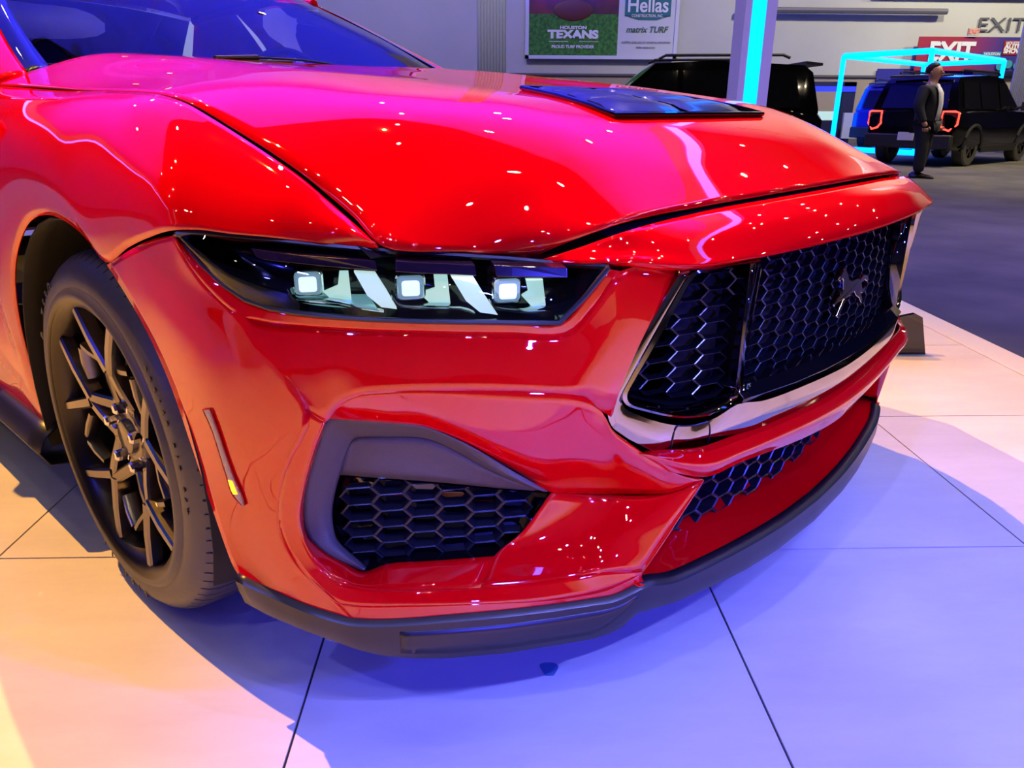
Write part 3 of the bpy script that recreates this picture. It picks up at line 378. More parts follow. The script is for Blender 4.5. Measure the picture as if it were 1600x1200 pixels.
# ---- side marker lamp, laid on the bumper skin
from mathutils.bvhtree import BVHTree
BVH=BVHTree.FromPolygons([v_.copy() for v_ in mb.v],mb.f)
def snap(p,off):
    q,n,_,_=BVH.find_nearest(Vector(p))
    if n.dot(q-Vector((0,.6,.4)))<0: n=-n
    return q+n*off
for s in (1,-1):
    a,b=[crspline(sx(L,s),4) for L in G['marker_grid']]
    cols=[[snap(p.lerp(q,t),.0025+.002*math.sin(math.pi*t)) for t in (0,.25,.5,.75,1)] for p,q in zip(a,b)]
    vs=[p for c_ in cols for p in c_]; fs=[(i*5+j,i*5+j+1,(i+1)*5+j+1,(i+1)*5+j) for i in range(len(cols)-1) for j in range(4)]
    mk=obj('side_marker_lamp',vs,orient(vs,fs),CLEARP,car,solid=.002)
    c2=[[p+(p-snap(p,0)).normalized()*.0008 for p in c_[1:4]] for c_ in cols[13:17]]
    vs=[p for c_ in c2 for p in c_]; fs=[(i*3+j,i*3+j+1,(i+1)*3+j+1,(i+1)*3+j) for i in range(len(c2)-1) for j in range(2)]
    obj('amber_bulb',vs,orient(vs,fs),AMBER if s==1 else mat('amber_unlit',(.5,.2,.02),.2),mk)
    rim=[c_[0] for c_ in cols]+[c_[4] for c_ in cols[::-1]]; mm=MB(); mm.tube(rim,.0013,6,closed=True); mm.build('marker_rim',mat('red_lens_edge',(.45,.01,.01),.3),mk)
# ---- headlights
for s in (1,-1):
    rows=[sx(r_,s) for r_ in G['lens']]
    hl=thing('headlight',None,None); hl.parent=car; del hl
    hlo=[o for o in bpy.data.objects if o.name.startswith('headlight') and o.parent==car][-1]
    inw=Vector((.60*s,.80,0))
    rr=[[Vector(p) for p in r_] for r_ in rows]
    cen_=sum((p for r_ in rr for p in r_),Vector())/sum(len(r_) for r_ in rr)
    back=[[p+inw*.075+(cen_-p)*.06 for p in r_] for r_ in rr]
    vs,fs,_,_=patch_mesh(back,3,3); mbk=MB(); mbk.add(vs,orient(vs,fs))
    edge=rr[0]+[rr[1][-1]]+rr[2][::-1]+[rr[1][0]]; eb=back[0]+[back[1][-1]]+back[2][::-1]+[back[1][0]]
    mbk.loops([edge,eb]); mbk.build('lamp_housing',HBLACK,hlo,sharp=30)
    # black gasket round the lens
    g=MB(); g.tube([p-inw*-.002 for p in edge],.0035,6,closed=True); g.build('gasket',BLACKM,hlo)
    L_=G['hl']
    for k,blk in enumerate(L_['drl']):
        a,b=[[Vector((p[0]*s,p[1],p[2])) for p in q] for q in blk]
        mm=MB(); A=[p for p in a]+[p for p in b[::-1]]; mm.hexa(A,[p+inw*.03 for p in A]); mm.build('running_light_block',SMOKE,hlo,flat=True,bevel=.001)
    for k,c0 in enumerate(L_['boxes']):
        c0=Vector((c0[0]*s,c0[1],c0[2])); ax=Vector((-.72*s,.69,0)) if False else Vector((.80*s,-.60,0))
        mm=MB(); rr_=[]
        w_,h_=.0165,.0145
        def rl(sc,d): 
            out=[]
            for qx,qz in ((1,1),(-1,1),(-1,-1),(1,-1)):
                for ang in (0,45,90):
                    a_=R(ang)+math.atan2(qz,qx)-R(45)
                    out.append(c0+ax*(qx*(w_-.005)+math.cos(a_)*.005)*sc+Vector((0,0,1))*(qz*(h_-.005)+math.sin(a_)*.005)*sc+inw*d)
            return out
        mm.loops([rl(1.12,.03),rl(1.12,-.004),rl(1.0,-.006)],cap0=True); bx_=mm.build('projector_frame',CHROME,hlo)
        mm=MB(); mm.loops([rl(1.0,-.005),rl(.9,-.010),rl(.66,-.012)]); mm.build('projector_lens',mat('projector_glass',(.2,.3,.34),.05,0,1,emit=(.45,.75,.80),es=.45),hlo); mm=MB(); mm.loops([rl(.66,-.0125),rl(.5,-.013)],cap1=True); mm.build('lit_projector_core',LED,hlo)
    for q in L_['fins']:
        A=[Vector((p[0]*s,p[1],p[2])) for p in q]; mm=MB(); mm.hexa(A,[p+inw*.012 for p in A]); mm.build('light_blade',LEDSOFT,hlo,flat=True)
    for q in L_['refl']:
        A=[Vector((p[0]*s,p[1],p[2])) for p in q]; mm=MB(); mm.hexa(A,[p+inw*.006 for p in A]); mm.build('reflector',mat('lit_reflector_bowl',(.5,.6,.58),.2,.8,emit=(.6,1,.85),es=.9),hlo,flat=True)  # LED light caught by the bowls is put in as emission
    TA,TB=[[Vector((p[0]*s,p[1],p[2])) for p in q] for q in L_['trough']]
    vs,fs,_,_=patch_mesh([[p+inw*.03+Vector((0,0,.003)) for p in TA],TB],3,3); obj('reflector_floor',vs,fs,mat('glowing_floor',(.25,.4,.42),.25,.6,emit=(.35,.9,.85),es=.35),hlo,solid=.002)  # teal glow around the modules put in as emission
    for kk in ('rim','rim2','rim3'):
        P=[Vector((p[0]*s,p[1],p[2])) for p in L_[kk]]; mm=MB(); mm.tube(P,.0012,6); mm.build('module_edge',CHROME,hlo)
        P2=[p+Vector((0,0,-.004)) for p in P]; mm=MB(); vs,fs,_,_=patch_mesh([P,[p+inw*.03+Vector((0,0,.004)) for p in P]],2,2); mm.add(vs,fs); mm.build('module_floor',REFLM,hlo,solid=.002)
    vs,fs,_,_=patch_mesh(rows,5,5); obj('lens_cover',vs,orient(vs,fs),HLENS,hlo,solid=0)
# ---- grille: frame, nostrils, mesh, emblem
yg=lambda x,y0: y0+.19*x*x
grille_back=MB()
for s in (1,-1):
    fo=[Vector(p) for p in sx(G['frame_outer'],s)]; fi=[Vector(p) for p in sx(G['frame_inner'],s)]
    inw=Vector((.35*s,.93,0)).normalized()
    bo=[Vector(p) for p in sx(G['bezel_outer'],s)]; bi=[Vector(p) for p in sx(G['bezel_inner'],s)]
    n=len(bo); bo_=crspline(bo+[bo[0]],4)[:-1]; bi_=crspline(bi+[bi[0]],4)[:-1]
    bz=MB(); bz.loops([[p+inw*.012 for p in bo_],bo_,[a.lerp(b,.35)-inw*.005 for a,b in zip(bo_,bi_)],bi_,[p+inw*.02 for p in bi_]])
    bz.build('nostril_bezel',DARKCR,car,sharp=50)
    ns=MB(); cb=sum(bi_,Vector())/len(bi_)
    ns.loops([[p+inw*.018 for p in bi_],[p+(cb-p)*.05+inw*.10 for p in bi_]],cap1=False)
    ns.build('nostril_wall',mat('nostril_black',(.004,.004,.005),.3,spec=.25),car,sharp=40)
    pl2=[((p+(cb-p)*.05)) for p in bi_]
    e1=Vector((1*s,-.33,0)).normalized() if True else None; e1=Vector((.93*s,-.35,0)).normalized(); e2=Vector((0,0,1))
    o_=cb+inw*.022; poly=[((p-o_).dot(e1),(p-o_).dot(e2)) for p in pl2]
    mp=lambda x,y,d,o_=o_,e1=e1,e2=e2,inw=inw: o_+e1*x+e2*y+inw*d
    hexmesh('honeycomb_mesh',GMESH,car,mp,lambda x,y: inpoly(x,y,poly),-4,5,-8,9,cp=.047,rp=.0235,wall=.0008,depth=.014)
    ib=MB(); ib.add([p+(cb-p)*.05+inw*.10 for p in bi_],[list(range(len(bi_)))]); ib.build('nostril_back',LINER,car,flat=True)
# frame: one skin from nostril to nostril
fo=[Vector(p) for p in G['frame_outer']]; fi=[Vector(p) for p in G['frame_inner']]
inw=Vector((.30,.95,0)).normalized()
barx=[-.30,-.24,-.16,-.08,0]
fo2=fo+[Vector((x,yg(x,-.944),zz)) for x,zz in zip(barx,[.445,.4435,.4415,.4395,.4385])]
fi2=fi+[Vector((x,yg(x,-.953),zz)) for x,zz in zip(barx,[.498,.494,.491,.488,.486])]
inx=lambda p: Vector((.30*min(1,-p.x*3),.95,0)).normalized()
half_=[[p+inx(p)*.02 for p in fo2],fo2,[a.lerp(b_,.5)-inx(a)*.003 for a,b_ in zip(fo2,fi2)],fi2,[p+inx(p)*.03 for p in fi2]]
full_=[r_+[Vector((-p.x,p.y,p.z)) for p in r_[-2::-1]] for r_ in half_]
vs,fs,_,_=patch_mesh(full_,3,3,crease_rows=(1,3))
obj('grille_frame',vs,orient(vs,fs),DARKCR,car,sharp=35,solid=.002)
FB=BVHTree.FromPolygons([Vector(v_) for v_ in vs],fs)
tw=[]
for p in crspline(G['tow'],4):
    q,n,_,_=FB.find_nearest(Vector(p)); n=n if n.y<0 else -n; tw.append(q+n*.0006)
mm=MB(); mm.tube(tw,.0011,6); mm.build('tow_eye_cover_seam',BLACKM,car)
# main mesh
mp=lambda x,y,d: Vector((x,yg(x,-.915)+d+(y-.6)*.03,y))
def in_main(x,y): return abs(x)<.318-.0*(.7-y) and .512<y<.722
hexmesh('main_grille_mesh',GMESH,car,mp,in_main,-7,8,21,33,cp=.047,rp=.0225,wall=.0008,depth=.012)
gb=MB(); 
gb.loops([[(x,yg(x,-.87),.43),(x,yg(x,-.87),.73)] for x in [-.42,-.3,-.15,0,.15,.3,.42]],closed=False)
gb.build('grille_backing',LINER,car,solid=.01)
# gloss black sill under the mesh
sl=[]
for x in [-.345,-.3,-.2,-.1,0,.1,.2,.3,.345]:
    sl.append([(x,yg(x,-.944),.487+.12*x*x),(x,yg(x,-.949),.500+.1*x*x),(x,yg(x,-.935),.516+.06*x*x),(x,yg(x,-.895),.522),(x,yg(x,-.88),.50)])
ms=MB(); ms.loops(sl,closed=False); ms.build('grille_sill',GLOSSB,car,sharp=30,solid=.003)
# side posts between the mesh and the nostrils
for s in (1,-1):
    ps=MB(); ps.loops([[(s*-.318,yg(.318,-.905),.50),(s*-.318,yg(.318,-.905),.722)],[(s*-.333,yg(.333,-.938),.50),(s*-.331,yg(.331,-.938),.718)],[(s*-.345,yg(.34,-.935),.50),(s*-.340,yg(.34,-.935),.716)]],closed=False); ps.build('grille_post',GLOSSB,car,sharp=20,solid=.004)
# galloping horse emblem
horse=[(-.095,.022),(-.070,.026),(-.050,.020),(-.030,.024),(0,.024),(.020,.028),(.034,.040),(.050,.052),(.060,.050),(.072,.040),(.078,.034),(.070,.030),(.060,.034),(.052,.028),(.046,.014),(.052,.004),(.070,.000),(.086,-.008),(.080,-.014),(.064,-.008),(.044,-.006),(.034,-.006),(.050,-.022),(.060,-.034),(.052,-.038),(.038,-.024),(.022,-.006),(0,-.004),(-.020,.000),(-.036,-.010),(-.060,-.018),(-.082,-.032),(-.090,-.026),(-.070,-.010),(-.052,.004),(-.056,-.006),(-.078,-.012),(-.098,-.006),(-.100,.000),(-.076,-.002),(-.060,.012),(-.078,.014),(-.100,.008),(-.112,.010)]
hm=MB(); f0=[Vector((-x*.8,yg(x,-.936)-.002,.612+z*.95)) for x,z in horse]; f1=[p+Vector((0,.010,0)) for p in f0]
cH=sum(f0,Vector())/len(f0)
hm.hexa(f0,f1)
em=hm.build('horse_emblem',mat('emblem_metal',(.34,.33,.35),.10,1),car,flat=True,bevel=.0015); tag(em,'metal galloping horse emblem')
# lower grille
mp=lambda x,y,d: Vector((x,yg(x,-.845)+d+(y-.33)*.1,y))
hexmesh('lower_grille_mesh',BLACKM,car,mp,lambda x,y: abs(x)<.44 and .17<y<.43,-9,10,6,16,cp=.05,rp=.028,depth=.02)
lb=MB(); lb.loops([[(x,yg(x,-.80),.22),(x,yg(x,-.80),.45)] for x in [-.40,-.3,0,.3,.40]],closed=False); lb.build('lower_grille_back',LINER,car,solid=.01)
# ---- hood vent with louvers
hv=MB()
def hz(x,y):
    ys=[-.862,-.792,-.715,-.635,-.555,-.455,-.28,-.09,.15]; zs=[.788,.823,.858,.886,.906,.923,.944,.962,.983]
    for a,b,c_,d in zip(ys[:-1],ys[1:],zs[:-1],zs[1:]):
        if a<=y<=b: return c_+(d-c_)*(y-a)/(b-a)
    return .98
vx=lambda y: .262-(y+.605)*.30      # half width
rowsv=[]
for y in [-.612,-.57,-.53,-.48,-.43,-.38,-.335]:
    w_=vx(y); rowsv.append([Vector((x*w_,y,hz(0,y)+.0035+.003*abs(x))) for x in (-1,-.6,-.2,.2,.6,1)])
hv_vs,hv_fs,_,_=patch_mesh(rowsv,2,2)
vent=obj('hood_vent',hv_vs,orient(hv_vs,hv_fs),GLOSSB,car,solid=.002)
ring=[Vector((-vx(-.612),-.612,hz(0,-.612)+.006)),Vector((vx(-.612),-.612,hz(0,-.612)+.006)),Vector((vx(-.335),-.335,hz(0,-.335)+.006)),Vector((-vx(-.335),-.335,hz(0,-.335)+.006))]
rg=[]
for a,b in zip(ring,ring[1:]+ring[:1]):
    for k in range(10):
        p=a.lerp(b,k/10); p.z=hz(0,p.y)+.006; rg.append(p)
mm=MB(); mm.tube(rg,.0055,8,closed=True,flat=.9); mm.build('vent_frame',GLOSSB,vent)
for k,(y0,y1) in enumerate([(-.590,-.520),(-.505,-.462),(-.448,-.412),(-.400,-.365)]):
    w0=vx(y0)-.022; w1=vx(y1)-.022
    for (xa,xb) in ((-1,-.03),(.03,1)):
        mm=MB(); L=[]
        for t in [xa+(xb-xa)*i/6 for i in range(7)]:
            e_=.0 if .04<abs(t)<.99 else .004
            L.append([Vector((t*w0,y0,hz(0,y0)+.006)),Vector((t*w0*.99,y0+.008,hz(0,y0)+.010-e_)),Vector((t*(w0+w1)/2,(y0+y1)/2,hz(0,(y0+y1)/2)+.013-e_)),Vector((t*w1,y1,hz(0,y1)+.014-e_)),Vector((t*w1,y1+.004,hz(0,y1)+.008))])
        mm.loops(L,closed=False,cap0=True,cap1=True); mm.build('louver',LOUVER,vent,sharp=35)
# ---- wheels
def wheel(cx_, s, cy_=0, full=True):
    wz=.338; c0=(-cx_*s,cy_,wz); sg=-s     # outward along -x for the near side (s=1)
    wh=bpy.data.objects.new('wheel',None); C.objects.link(wh); wh.parent=car; wh.location=c0
    N=40; angs=[]
    for k in range(N*2):
        a=2*math.pi*k/(N*2); g=.010 if k%2==0 else .006; angs+= [a,a+g,a+g+.004,a+2*math.pi/(N*2)-.004]
    prof=[(.0,.250),(.012,.2545),(.030,.262),(.032,.268),(.030,.274),(.024,.280),(.026,.295),(.020,.312),(.008,.326),(-.004,.3345),(-.018,.3395),(-.05,.342),(-.068,.3425),(-.069,.336),(-.079,.336),(-.08,.343),(-.118,.344),(-.119,.337),(-.131,.337),(-.132,.344),(-.170,.343),(-.171,.336),(-.181,.336),(-.182,.3425),(-.21,.341),(-.235,.334),(-.25,.315),(-.252,.28),(-.24,.25),(-.12,.245),(0,.25)]
    def rf(a,r_,t):
        k=(t/(2*math.pi)*(N*2)); i=int(k+1e-6); fr=(k-i)*(2*math.pi/(N*2))
        if r_>.325 and a<.012 and .001<fr<(.0105 if i%2==0 else .0065):
            lim=-.06 if i%2==0 else -.03
            if a<-.002 and (i%2==0 or a>lim): return r_-.006
        return r_
    m=MB(); P=[(sg*(a-.0),r_) for a,r_ in prof]
    m.lathe(P,(0,0,0),'x',angs=sorted(angs),rfun=(lambda a,r_,t: rf(sg*a,r_,t)))
    off=(.92-.032-abs(cx_))  # ridge at |x|=.92
    for v_ in m.v: v_.x+=sg*off
    tire=m.build('tire',RUBBER,wh,sharp=40)
    # rim barrel
    bx0=off
    m=MB(); m.lathe([(sg*(bx0+.028),.258),(sg*(bx0+.030),.262),(sg*(bx0+.026),.256),(sg*(bx0+.022),.247),(sg*(bx0+.004),.240),(sg*(bx0-.012),.234),(sg*(bx0-.10),.228),(sg*(bx0-.22),.235)],(0,0,0),'x',seg=96); m.build('rim_barrel',RIMM,wh,sharp=50)
    # spokes
    def pol(r_,a,x): return Vector((sg*x,r_*math.cos(a),r_*math.sin(a)))
    def spoke(mb_,r0,a0,w0,x0,r1,a1,w1,x1,dep=.026):
        p0=Vector((0,r0*math.cos(a0),r0*math.sin(a0))); p1=Vector((0,r1*math.cos(a1),r1*math.sin(a1))); t=(p1-p0).normalized(); n_=Vector((0,-t.z,t.y))
        def sec(p,w_,x,d): return [p+n_*(w_*.5)+Vector((sg*(x-.004),0,0)),p+n_*(w_*.32)+Vector((sg*x,0,0)),p-n_*(w_*.32)+Vector((sg*x,0,0)),p-n_*(w_*.5)+Vector((sg*(x-.004),0,0)),p-n_*(w_*.62)+Vector((sg*(x-d),0,0)),p+n_*(w_*.62)+Vector((sg*(x-d),0,0))]
        mb_.loops([sec(p0,w0,x0,dep),sec(p0.lerp(p1,.5),(w0+w1)/2,(x0+x1)/2+.002,dep),sec(p1,w1,x1,dep*.8)],cap0=True,cap1=True)
    face=bx0+.014; hubx=bx0-.014
    for k in range(5):
        a=R(19-72*k); m=MB()
        for e in (1,-1):
            spoke(m,.130,a+e*R(2),.024,face-.006,.243,a+e*R(19),.020,face+.004)
            spoke(m,.066,a+e*R(30),.026,hubx+.004,.142,a+e*R(1),.022,face-.006)
            spoke(m,.142,a+e*R(0),.012,face-.006,.186,a+e*R(36) if False else a+e*R(17),.010,face-.004) if False else None
            spoke(m,.045,a+e*R(36),.034,hubx,.074,a+e*R(28),.028,hubx+.004)
            # link towards the neighbouring spoke
            spoke(m,.148,a+e*R(17),.012,face-.010,.186,a+e*R(34),.012,face-.004)
        m.build('spoke',RIME,wh,sharp=25)
    m=MB(); m.lathe([(sg*(hubx-.03),.075),(sg*(hubx-.002),.062),(sg*(hubx+.002),.050),(sg*(hubx+.002),.034),(sg*(hubx+.010),.032),(sg*(hubx+.012),.028),(sg*(hubx+.012),.0005)],(0,0,0),'x',seg=40); m.build('hub',RIME,wh,sharp=30)
    for k in range(5):
        a=R(19-72*k); c_=pol(.058,a,hubx-.002); m=MB()
        m.lathe([(0,.0145),(sg*.004,.0145),(sg*.005,.011),(sg*.020,.0105),(sg*.024,.008),(sg*.025,.0005)],(c_.x,c_.y,c_.z),'x',seg=6); m.build('lug_nut',CHROME,wh,flat=True)
    m=MB(); m.lathe([(sg*(bx0-.075),.06),(sg*(bx0-.075),.188),(sg*(bx0-.10),.188),(sg*(bx0-.10),.06)],(0,0,0),'x',seg=64); m.build('brake_disc',STEEL,wh,sharp=30)
    m=MB(); m.tube([pol(.16,R(160)+R(t),bx0-.07) for t in range(-25,26,10)],.035,8,flat=.6); m.build('brake_caliper',BLACKM,wh)
    m=MB(); m.tube([pol(.236,R(161),bx0-.02),pol(.215,R(161),bx0+.004)],.004,8); m.build('valve_stem',BLACKM,wh)
    # raised sidewall lettering
    if s==1:
        def arc_text(s_,rad,a0,step,size,x,flip):
            vs=[];fs=[]
            for i,ch in enumerate(s_):
                if ch==' ': continue
                cu=bpy.data.curves.new('t','FONT'); cu.body=ch; cu.size=size; cu.extrude=.0006; cu.align_x='CENTER'; cu.align_y='CENTER'; cu.offset=.0008
                o=bpy.data.objects.new('t',cu); C.objects.link(o); dg=bpy.context.evaluated_depsgraph_get(); me=bpy.data.meshes.new_from_object(o.evaluated_get(dg)); bpy.data.objects.remove(o)
                a=a0+i*step
                # outward is -x; reading direction in the wheel plane seen from outside
                cpt=Vector((-x,rad*math.cos(a),rad*math.sin(a))); up=Vector((0,math.cos(a),math.sin(a)))*(1 if not flip else -1); nx=Vector((-1,0,0)); rt=up.cross(nx)
                M=Matrix.Translation(cpt)@Matrix((rt,up,nx)).transposed().to_4x4(); me.transform(M)
                n0=len(vs); vs+=[v_.co.copy() for v_ in me.vertices]; fs+=[[j+n0 for j in p.vertices] for p in me.polygons]; bpy.data.meshes.remove(me)
            return vs,fs
        for txt,rad,a0,st,sz,fl in [('PIRELLI',.302,R(-98),R(6.0),.026,False),('P',.302,R(28),R(6),.026,False),('ZERO',.302,R(40),R(6),.026,False),('255/40',.300,R(140),R(3.4),.015,False),('R19',.300,R(163.8),R(3.4),.015,False),('96Y',.300,R(177.4),R(3.4),.015,False)]:
            vs,fs=arc_text(txt,rad,a0,st,sz,bx0+.0242,fl); obj('sidewall_lettering',vs,fs,RUBBERD,wh,flat=True)
    return wh
wheel(.80,1); wheel(.80,-1); wheel(.80,1,2.72); wheel(.80,-1,2.72)
def copy_tree(o,parent):
    c_=o.copy(); C.objects.link(c_); c_.parent=parent
    for ch in list(o.children): copy_tree(ch,c_)
    return c_
# ---- wheel arches (liners)
for s in (1,-1):
    for yc in (0,2.72):
        m=MB(); L=[]
        for x in (.916,.88,.60,.50):
            r0=.392 if x>.9 else .40
            L.append([(-s*x,yc+r0*math.cos(R(t)),.345+r0*math.sin(R(t))) for t in range(-20,201,10)])
        m.loops(L,closed=False); m.add([(-s*.5,yc-.42,.2),(-s*.5,yc+.42,.2),(-s*.5,yc+.42,.80),(-s*.5,yc-.42,.80)],[(0,1,2,3)])
        m.build('wheel_arch_liner',LINER,car,sharp=0,solid=.004)
# ---- body behind the front fenders: sides, tail, roof, glass, built as lofted sections
def sect(y,zs,xb,xm,xt,zt,z_s=.22):
    return [(-xb,y,z_s),(-xm,y,.45),(-xm-.0,y,.62),(-xm-.005,y,.78),(-(xm+xt)/2-.02,y,.90),(-xt,y,zt)]
side_st=[(.77,.905,.925,.80,.948),(.95,.905,.920,.80,.955),(1.4,.905,.915,.80,.965),(1.9,.91,.925,.80,.975),(2.2,.93,.950,.80,.985),(2.72,.94,.957,.78,.995),(3.2,.92,.935,.74,.985),(3.55,.87,.88,.68,.96)]
for s in (1,-1):
    rows=[sx(sect(y,0,a,b,c_,d),s) for y,a,b,c_,d in side_st]
    # door | rear quarter
    vs,fs,_,_=patch_mesh(rows[:5],4,4); obj('door',vs,orient(vs,fs),PAINT,car,solid=.003)
    q=MB(); vs,fs,nr,nc=patch_mesh(rows[4:],4,8); 
    fs=[f for f in fs if not all((vs[i].y-2.72)**2+(vs[i].z-.345)**2<.40**2 for i in f)]
    q.add(vs,orient(vs,fs)); q.build('rear_quarter_panel',PAINT,car,solid=.003)
    m=MB(); m.loops([[Vector((-s*a,y,z)) for a,z in ((.895,.255),(.925,.235),(.940,.205),(.925,.175),(.86,.165))] for y in (.36,.45,.9,1.5,2.1,2.33)],closed=False); m.build('side_skirt',BLACKM,car,sharp=30,solid=.004)
m=MB(); rt=[(-.68,3.55,.96),(-.4,3.62,1.0),(0,3.64,1.01)]
tail=[[(-.87,3.55,.22),(-.5,3.78,.2),(0,3.82,.2)],[(-.88,3.55,.62),(-.55,3.84,.62),(0,3.88,.62)],[(-.82,3.55,.90),(-.5,3.80,.92),(0,3.84,.93)],[(-.68,3.50,.97),(-.45,3.74,1.0),(0,3.78,1.01)]]
tail=[[p for p in r_[::-1]] for r_ in tail]; panel('rear_bumper',sym(tail),PAINT,car,4,4)
deck=[[(0,3.05,1.07),(-.4,3.05,1.06),(-.74,3.05,.985)],[(0,3.4,1.045),(-.4,3.38,1.035),(-.70,3.3,.975)],[(0,3.78,1.01),(-.42,3.74,1.0),(-.68,3.5,.97)]]
panel('trunk_lid',sym(deck),PAINT,car,4,4)
# roof
roof=[[(0,1.42,1.330),(-.35,1.44,1.322),(-.555,1.50,1.290)],[(0,1.8,1.372),(-.35,1.8,1.362),(-.585,1.8,1.320)],[(0,2.2,1.372),(-.35,2.2,1.360),(-.585,2.2,1.315)],[(0,2.55,1.335),(-.34,2.55,1.322),(-.56,2.5,1.285)]]
panel('roof',sym(roof),PAINT,car,5,5)
# windshield
ws=[[(0,.66,1.010),(-.35,.68,1.008),(-.60,.72,.990),(-.705,.76,.975)],[(0,1.03,1.180),(-.33,1.05,1.174),(-.57,1.09,1.150),(-.655,1.12,1.135)],[(0,1.41,1.332),(-.30,1.43,1.325),(-.49,1.47,1.303),(-.555,1.50,1.290)]]
panel('windshield',sym(ws),WGLASS,car,5,6,solid=0)
# black ceramic border of the glass and red pillars
for s in (1,-1):
    pc=[(-.715,.70,.965),(-.69,.90,1.045),(-.652,1.12,1.140),(-.60,1.32,1.225),(-.557,1.50,1.293)]
    inn=[(-.655,.74,.985),(-.640,.92,1.065),(-.610,1.12,1.150),(-.57,1.32,1.235),(-.53,1.49,1.300)]
    vs,fs,_,_=patch_mesh([sx(inn,s),sx([(p[0],p[1],p[2]+.003) for p in pc],s)],4,2); obj('windshield_border',vs,orient(vs,fs),GLOSSB,car,solid=.002)
    out=[(-.765,.70,.955),(-.745,.90,1.035),(-.705,1.12,1.125),(-.655,1.32,1.212),(-.60,1.50,1.283)]
    out2=[(-.80,.74,.945),(-.785,.90,.965),(-.745,1.12,1.06),(-.69,1.32,1.16),(-.63,1.50,1.25)]
    vs,fs,_,_=patch_mesh([sx(pc,s),sx(out,s),sx(out2,s)],4,4); obj('windshield_pillar',vs,orient(vs,fs),PAINT,car,solid=.004)
    sg_=[[(-.79,.92,.962),(-.80,1.4,.97),(-.79,2.1,.985)],[(-.715,1.25,1.12),(-.71,1.5,1.16),(-.70,2.1,1.17)],[(-.64,1.50,1.26),(-.605,1.8,1.30),(-.60,2.15,1.30)]]
    vs,fs,_,_=patch_mesh([sx(r_,s) for r_ in sg_],4,4); obj('side_window',vs,orient(vs,fs),WGLASS,car)
    rp=[(-.59,1.50,1.285),(-.605,1.8,1.318),(-.60,2.2,1.31),(-.575,2.5,1.285)]; m=MB(); m.tube(sx(rp,s),.02,8); m.build('roof_rail',PAINT,car)
    cp_=[[(-.60,2.15,1.30),(-.575,2.5,1.28)],[(-.70,2.12,1.15),(-.66,2.75,1.13)],[(-.79,2.1,.985),(-.765,3.1,.985)]]
    vs,fs,_,_=patch_mesh([sx(r_,s) for r_ in cp_],4,4); obj('rear_pillar',vs,orient(vs,fs),PAINT,car,solid=.004)
    m=MB(); m.tube(sx([(-.83,1.13,.955),(-.90,1.15,.965)],s),.018,8); L=[]
    for x,r_ in ((-.885,.02),(-.90,.055),(-.96,.072),(-1.03,.065),(-1.055,.03)):
        L.append([(s*x,1.16+.75*r_*math.cos(R(t)),.985+r_*math.sin(R(t))) for t in range(0,360,30)])
    m.loops(L,cap0=True,cap1=True); m.build('door_mirror',PAINT,car,sharp=50)
rw_=[[(0,2.56,1.333),(-.33,2.56,1.320),(-.55,2.5,1.283)],[(0,2.85,1.20),(-.36,2.83,1.19),(-.62,2.78,1.13)],[(0,3.06,1.072),(-.40,3.06,1.06),(-.72,3.06,.987)]]
panel('rear_window',sym(rw_),WGLASS,car,4,4,solid=0)
# cowl, wipers
cw_=[[(0,.60,1.012),(-.4,.61,1.010),(-.58,.63,1.004),(-.78,.70,.945)],[(0,.66,1.000),(-.35,.68,.998),(-.60,.72,.980),(-.74,.78,.955)],[(0,.74,.99),(-.35,.76,.99),(-.60,.80,.98),(-.72,.84,.96)]]
panel('cowl',sym(cw_),BLACKM,car,5,3)
m=MB(); m.tube([(-.66,.70,.992),(-.45,.70,1.010),(-.2,.68,1.022),(-.05,.67,1.024)],.006,8,flat=.6); wp=m.build('wiper',BLACKM,car)
m=MB(); m.tube([(-.30,.63,1.022),(-.17,.645,1.030)],.010,8,flat=.7); m.tube([(-.17,.645,1.030),(-.02,.66,1.030),(.1,.69,1.024)],.005,8,flat=.6); m.build('wiper_arm',BLACKM,wp)
m=MB(); m.tube([(.0,.70,1.018),(.25,.69,1.020),(.5,.71,1.008),(.62,.74,.996)],.006,8,flat=.6); m.build('wiper',BLACKM,car)
# cabin: dash, wheel, seats
m=MB(); m.loops([[(x,.80,.97),(x,1.05,1.00),(x,1.22,.97),(x,1.26,.80),(x,1.1,.6)] for x in (-.72,-.35,0,.35,.72)],closed=False); m.build('dashboard',INTER,car,solid=.01)
m=MB(); m.tube([(.36+.18*math.cos(R(t)),1.33+.05*math.sin(R(t)),.93+.17*math.sin(R(t))) for t in range(0,360,15)],.015,8,closed=True); m.build('steering_wheel',INTER,car)
for x in (-.36,.36):
    m=MB(); m.loops([[(x+a,1.55,.55) for a in (-.24,-.1,.1,.24)],[(x+a,1.95,.52) for a in (-.24,-.1,.1,.24)],[(x+a,2.05,.75) for a in (-.26,-.1,.1,.26)],[(x+a,2.2,.98) for a in (-.18,-.1,.1,.18)],[(x+a,2.22,1.10) for a in (-.10,-.05,.05,.10)],[(x+a,2.3,1.06) for a in (-.1,-.05,.05,.1)]],closed=False); m.build('seat',INTER,car,solid=.03)
m=MB(); m.loops([[(-q,y,.23),(q,y,.23)] for y,q in ((-.62,.55),(-.45,.80),(3.4,.82))],closed=False); m.build('underbody',LINER,car,solid=.01)
m=MB(); m.box((-.70,-.5,.40),(.70,.7,.70)); m.build('engine_bay',LINER,car,flat=True)
for o in [x for x in bpy.data.objects if x.parent==car and x.type=='EMPTY' and x.name.startswith('headlight')]:
    if 'label' in o: del o['label']
